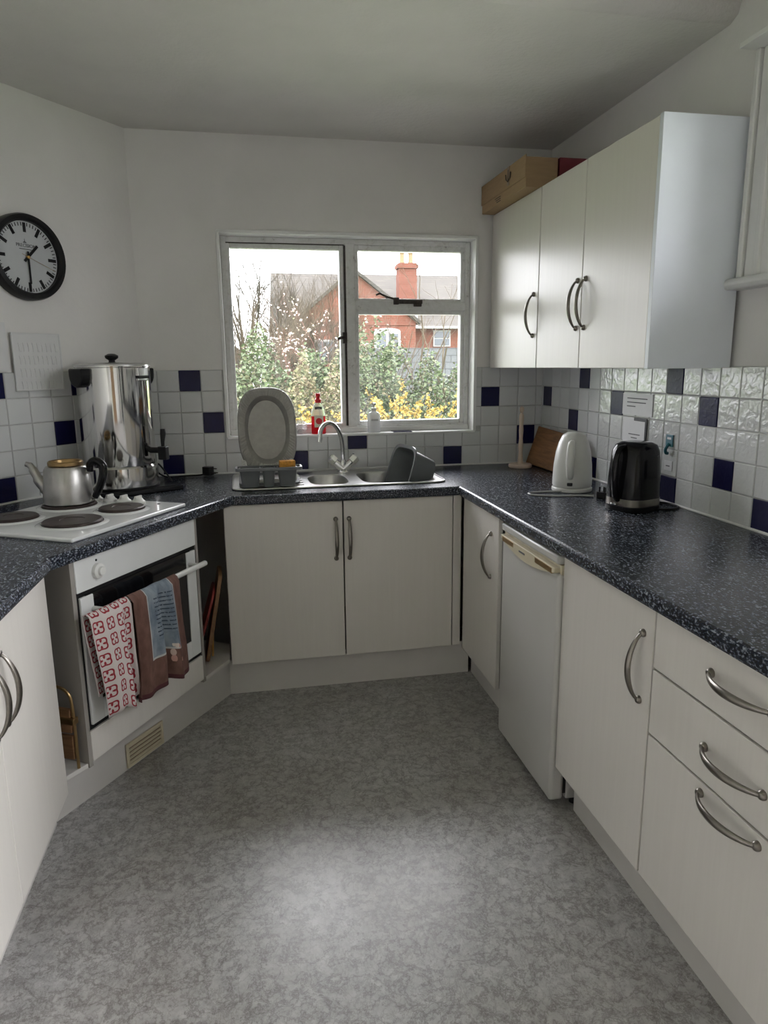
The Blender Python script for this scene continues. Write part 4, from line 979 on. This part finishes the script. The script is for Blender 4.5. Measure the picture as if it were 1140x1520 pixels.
# ------------------------------------------------------------------ outside
struct('ground', box(-30, 45, -20, 60, -.5, -.3), 'grass')['label'] = 'rough lawn outside'
single('unseen_patio', box(.25, 3.2, -5.6, -2.4, -.3, -.10), 'unseen_patio', 'pale concrete step outside the added glazed door', 'unseen_patio', (1.7, -4, -.3))
single('unseen_patio', box(-6, 4, .42, 2.3, -.3, -.22), 'unseen_patio', 'pale concrete slab outside the kitchen window, added to bounce light up', 'unseen_patio', (-1, 1.3, -.3))  # hidden below the sill; added to throw skylight up onto the ceiling
def house():
    o = thing('house', 'red brick house with grey tiled roof beyond the garden', 'house', (4, 32, -.3))
    A = MW[o.name]
    def PW(name, bm, mat, **kw): return P(name, bm, mat, o, world=True, **kw)
    # gabled wing at y=32..36
    gl, gr, ax, ez, az = 1.1, 7.1, 3.95, 3.55, 5.95
    bm = bmesh.new()
    a = [bm.verts.new((x, 32, z)) for x, z in ((gl, -.3), (gr, -.3), (gr, ez), (ax, az), (gl, ez))]; c_ = [bm.verts.new((v.co.x, 38, v.co.z)) for v in a]
    bm.faces.new(a); bm.faces.new(c_[::-1])
    for i in range(5): bm.faces.new((a[i], c_[i], c_[(i+1) % 5], a[(i+1) % 5]))
    PW('gable_wing', bm, 'brick')
    def roofslab(p, q, y0, y1, t=.14):
        bm = bmesh.new(); d = Vector((q[0]-p[0], 0, q[1]-p[1])).normalized(); n = Vector((-d.z, 0, d.x)); n = n if n.z > 0 else -n
        vs = []
        for y in (y0, y1):
            for pt in (Vector((p[0], y, p[1])), Vector((q[0], y, q[1])), Vector((q[0], y, q[1]))+n*t, Vector((p[0], y, p[1]))+n*t): vs.append(bm.verts.new(pt))
        for f in ((0, 1, 2, 3), (7, 6, 5, 4), (0, 4, 5, 1), (1, 5, 6, 2), (2, 6, 7, 3), (3, 7, 4, 0)): bm.faces.new([vs[i] for i in f])
        return bm
    PW('gable_roof', roofslab((gl-.25, ez-.17), (ax, az), 31.8, 40), 'slate'); PW('gable_roof', roofslab((gr+.2, ez-.1), (ax, az), 31.8, 40), 'slate')
    # main range
    PW('main_wall', box(.5, 14, 34, 45.5, -.3, 3.45), 'brick')
    bm = bmesh.new(); vs = [bm.verts.new(p) for p in ((.3, 33.7, 3.40), (14.2, 33.7, 3.40), (14.2, 40, 6.80), (.3, 40, 6.80), (.3, 46, 3.4), (14.2, 46, 3.4))]
    bm.faces.new((vs[0], vs[1], vs[2], vs[3])); bm.faces.new((vs[3], vs[2], vs[5], vs[4])); bm.faces.new((vs[0], vs[3], vs[4])); bm.faces.new((vs[1], vs[5], vs[2])); bm.faces.new((vs[0], vs[4], vs[5], vs[1]))
    PW('main_roof', bm, 'slate')
    ch = PW('chimney', box(7.05, 8.05, 35.6, 36.4, 3.2, 6.9), 'brick'); 
    P('chimney_cap', box(6.98, 8.12, 35.53, 36.47, 6.62, 6.82), 'brick', ch, world=True)
    for x in (7.3, 7.78): P('chimney_pot', lathe([(.15, 6.9), (.13, 7.05), (.12, 7.4), (.15, 7.42), (.15, 7.5)], 14, off=(x, 36, 0)), 'pot', ch, world=True, smooth=40)
    PW('gutter', box(7.1, 14.1, 33.55, 33.72, 3.33, 3.45), 'far_white')
    PW('downpipe', tube([(7.55, 33.7, 4.1), (7.55, 33.6, 3.5), (7.3, 33.5, 3.2), (7.3, 33.8, -.3)], .07, 8), 'far_white', smooth=40)
    # arched white window in the gable
    w = PW('window', box(4.95, 6.30, 31.93, 32.02, 2.05, 3.10), 'far_white')
    pts = [(4.95+.675*(1-math.cos(PI*i/12)), 3.10+.17*math.sin(PI*i/12)) for i in range(13)]
    bm = bmesh.new(); a = [bm.verts.new((x, 31.93, z)) for x, z in pts]; c_ = [bm.verts.new((x, 32.02, z)) for x, z in pts]
    bm.faces.new(a); bm.faces.new(c_[::-1])
    for i in range(13): bm.faces.new((a[i], c_[i], c_[(i+1) % 13], a[(i+1) % 13]))
    P('window_arch', bm, 'far_white', w, world=True)
    for x0, x1 in ((5.08, 5.55), (5.70, 6.17)): P('pane', box(x0, x1, 31.90, 31.93, 2.15, 2.98), 'far_glass', w, world=True)
    w = PW('window', box(8.55, 9.50, 33.93, 34.02, 2.40, 3.25), 'far_white')
    P('pane', box(8.62, 9.43, 33.90, 33.93, 2.86, 3.18), 'far_glass', w, world=True); P('pane', box(8.62, 9.43, 33.90, 33.93, 2.47, 2.80), 'far_glass', w, world=True)
    w = PW('window', box(1.9, 3.1, 31.93, 32.02, 1.6, 2.7), 'far_white'); P('pane', box(2.0, 3.0, 31.9, 31.93, 1.7, 2.6), 'far_glass', w, world=True)
    PW('string_course', box(gl, gr, 31.95, 32.0, 3.40, 3.48), 'brick')
    return o
house()
single('garden_wall', box(2.2, 12, 20, 20.25, -.3, 2.0), 'block', 'grey block garden wall below the brick house', 'wall', (6, 20.1, -.3))
sh_ = thing('garden_shed', 'small grey pitched roof shed left of the bare tree', 'shed', (-2.3, 16.5, -.3))
bm = prism([(-1.9, 1.9), (1.1, 1.9), (-.4, 2.8)], 0, 2); bmesh.ops.rotate(bm, cent=(0, 0, 0), matrix=Matrix.Rotation(R(90), 3, 'X'), verts=bm.verts[:]); P('roof', bm, 'slate', sh_)
P('wall', box(-1.7, .9, -1.9, -.1, 0, 1.95), 'block', sh_)

def leaves(n, fn, size, seed):
    rnd = random.Random(seed); vs = []; fs = []
    for _ in range(n):
        c = Vector(fn(rnd)); e = Euler((rnd.uniform(-1.2, 1.2), rnd.uniform(-1.2, 1.2), rnd.uniform(0, 6.3))).to_matrix(); l = size*rnd.uniform(.6, 1.3); w = l*rnd.uniform(.3, .45)
        k = len(vs)
        for p in ((0, 0, 0), (w, l*.45, .15*l), (0, l, 0), (-w, l*.45, .15*l)): vs.append(tuple(c + e @ Vector(p)))
        fs.append((k, k+1, k+2, k+3))
    me = bpy.data.meshes.new('foliage'); me.from_pydata(vs, [], fs); return me
def branchy(base, dirs, length, rad, depth, rnd, bm, spread=.5, seg=5, taper=.62, tips=None, kids=(2, 3), droop=0):
    for d in dirs:
        d = Vector(d).normalized(); p = Vector(base); pts = [p.copy()]; n = 4
        for i in range(n):
            d = (d + Vector((rnd.uniform(-.16, .16), rnd.uniform(-.16, .16), rnd.uniform(-.10, .14)-droop))).normalized(); p = p + d*length/n; pts.append(p.copy())
        tube(pts, [rad*(1-.45*i/n) for i in range(n+1)], seg, bm, caps=False)
        if tips is not None: tips.extend(pts[1:])
        if depth > 0:
            for k in range(rnd.randint(*kids)):
                q = pts[rnd.randint(1, n)]; nd = (d + Vector((rnd.uniform(-1, 1), rnd.uniform(-1, 1), rnd.uniform(-.4, .9)))*spread).normalized()
                branchy(q, [nd], length*rnd.uniform(.55, .8), rad*taper*.8, depth-1, rnd, bm, spread, max(3, seg-1), taper, tips, kids, droop)
def shrub(name, label, cx, cy, rx, ry, z0, zt, n, size, mat, seed, nst=7, group=None):
    o = thing(name, label, 'shrub', (cx, cy, -.3), 0, group); rnd = random.Random(seed); bm = bmesh.new()
    for i in range(nst):
        a = rnd.uniform(0, 6.3); branchy((rnd.uniform(-.3, .3)*rx, rnd.uniform(-.3, .3)*ry, 0), [(math.cos(a)*.35, math.sin(a)*.35, 1)], (zt+.3)*.62, .014, 2, rnd, bm, .6)
    P('stems', bm, 'twig', o)
    def fn(r):
        while True:
            x, y, z = r.uniform(-1, 1), r.uniform(-1, 1), r.uniform(-1, 1)
            q = x*x+y*y+z*z
            if .25 < q < 1: break
        kz = (zt-z0)/2
        return (x*rx*(1+.15*math.sin(7*z+x*5)), y*ry, (z0+.3)+kz*(1+z)+.12*math.sin(x*9+seed)*(z+1))
    me = leaves(n, fn, size, seed); me.materials.append(M[mat]); f = link('foliage', me, o); f['kind'] = 'stuff'
    return o
shrub('evergreen_shrub', 'dense grey-green shrub filling the lower left window pane', -1.45, 4.6, .85, .7, .2, 1.66, 9000, .052, 'leaf', 1)
shrub('evergreen_shrub', 'leafy green shrub behind the window mullion', -.25, 5.0, .75, .7, .2, 1.72, 9000, .052, 'leaf', 2)
shrub('evergreen_shrub', 'lower green shrub in front of the grey garden wall', .80, 5.1, .62, .6, .1, 1.42, 6500, .050, 'leaf', 3)
shrub('bramble_bush', 'brownish tangled bush behind the red bottle', -.85, 3.7, .5, .4, .1, 1.42, 6000, .042, 'leaf2', 4)
shrub('evergreen_shrub', 'tall thin shrub by the arched house window', .75, 9.0, .35, .3, .6, 2.2, 500, .10, 'leaf', 6)
def forsythia(label, cx, cy, zt, n, seed, lean=0.0):
    o = thing('forsythia', label, 'shrub', (cx, cy, -.3)); rnd = random.Random(seed); bm = bmesh.new(); tips = []
    for i in range(n):
        a = rnd.uniform(0, 6.3); L_ = (zt+.3)*rnd.uniform(.8, 1.1); sp = rnd.uniform(.15, .55)
        d = Vector((math.cos(a)*sp+lean, math.sin(a)*sp*.6, 1)).normalized(); p = Vector((rnd.uniform(-.12, .12), rnd.uniform(-.1, .1), 0)); pts = [p.copy()]
        for k in range(9):
            d = (d + Vector((math.cos(a)*.05, math.sin(a)*.03, -.05))).normalized(); p = p + d*L_/9; pts.append(p.copy())
        tube(pts, [.007-.0005*k for k in range(10)], 4, bm, caps=False)
        for k in range(80):
            t = rnd.uniform(.40, 1)*9; j = min(8, int(t)); tips.append(pts[j].lerp(pts[j+1], t-j)+Vector((rnd.gauss(0, .012), rnd.gauss(0, .012), rnd.gauss(0, .012))))
    P('branches', bm, 'twig', o)
    me = leaves(len(tips)*2, lambda r: tips[r.randrange(len(tips))], .034, seed); me.materials.append(M['yellow']); f = link('blossom', me, o); f['kind'] = 'stuff'
forsythia('yellow forsythia bush behind the soap dispenser', -.36, 3.0, 1.18, 44, 21)
forsythia('yellow forsythia bush with tall arching sprays by the right jamb', .16, 3.0, 1.36, 40, 22, .06)
forsythia('low yellow forsythia beside the window mullion', -.86, 2.9, 1.12, 26, 23)
def bare_tree(name, label, x, y, h, seed, mat, depth=4, dirs=None, rad=.07, spread=.6, blossom=0, kids=(2, 4), z=-.3):
    o = thing(name, label, 'tree', (x, y, z)); rnd = random.Random(seed); bm = bmesh.new(); tips = []
    branchy((0, 0, 0), dirs or [(0, 0, 1), (.25, 0, 1), (-.2, .1, 1)], h*.5, rad, depth, rnd, bm, spread, 6, .66, tips, kids)
    P('branches', bm, mat, o)
    if blossom:
        tp = [p for p in tips if p.z > h*.25]
        me = leaves(blossom, lambda r: tp[r.randrange(len(tp))]+Vector((r.gauss(0, .03), r.gauss(0, .03), r.gauss(0, .03))), .05, seed); me.materials.append(M['blossom']); f = link('blossom', me, o); f['kind'] = 'stuff'
bare_tree('bare_tree', 'bare leafless tree with dark upright branches against the sky', -1.05, 13, 4.1, 31, 'twig_dark', 4, [(-.1, 0, 1), (.12, 0, 1), (.3, .1, 1), (-.3, 0, 1)], .06, .5)
bare_tree('bare_tree', 'twiggy brown leafless tree in front of the house roof', -.15, 14, 3.4, 32, 'twig', 5, [(0, 0, 1), (.35, 0, 1), (-.35, 0, 1), (.1, .3, 1), (-.15, .1, 1)], .036, .75, kids=(4, 5))
bare_tree('bare_tree', 'low tan thicket of bare twigs beside the window frame', -1.55, 11, 2.9, 33, 'twig', 4, [(0, 0, 1), (.2, 0, 1), (-.2, 0, 1), (.4, .1, 1), (-.4, 0, 1), (.3, -.1, 1)], .028, .42, kids=(4, 5))
bare_tree('blossom_tree', 'small reddish tree dotted with pale blossom before the brick gable', -.38, 8.2, 2.6, 34, 'twig_red', 4, [(0, 0, 1), (.4, 0, 1), (-.3, 0, 1)], .016, .7, blossom=420, kids=(2, 4))
bare_tree('bare_tree', 'thin pale branches crossing in front of the chimney', 3.0, 14, 4.6, 35, 'twig', 3, [(-.2, 0, 1), (.1, 0, 1)], .04, .6)
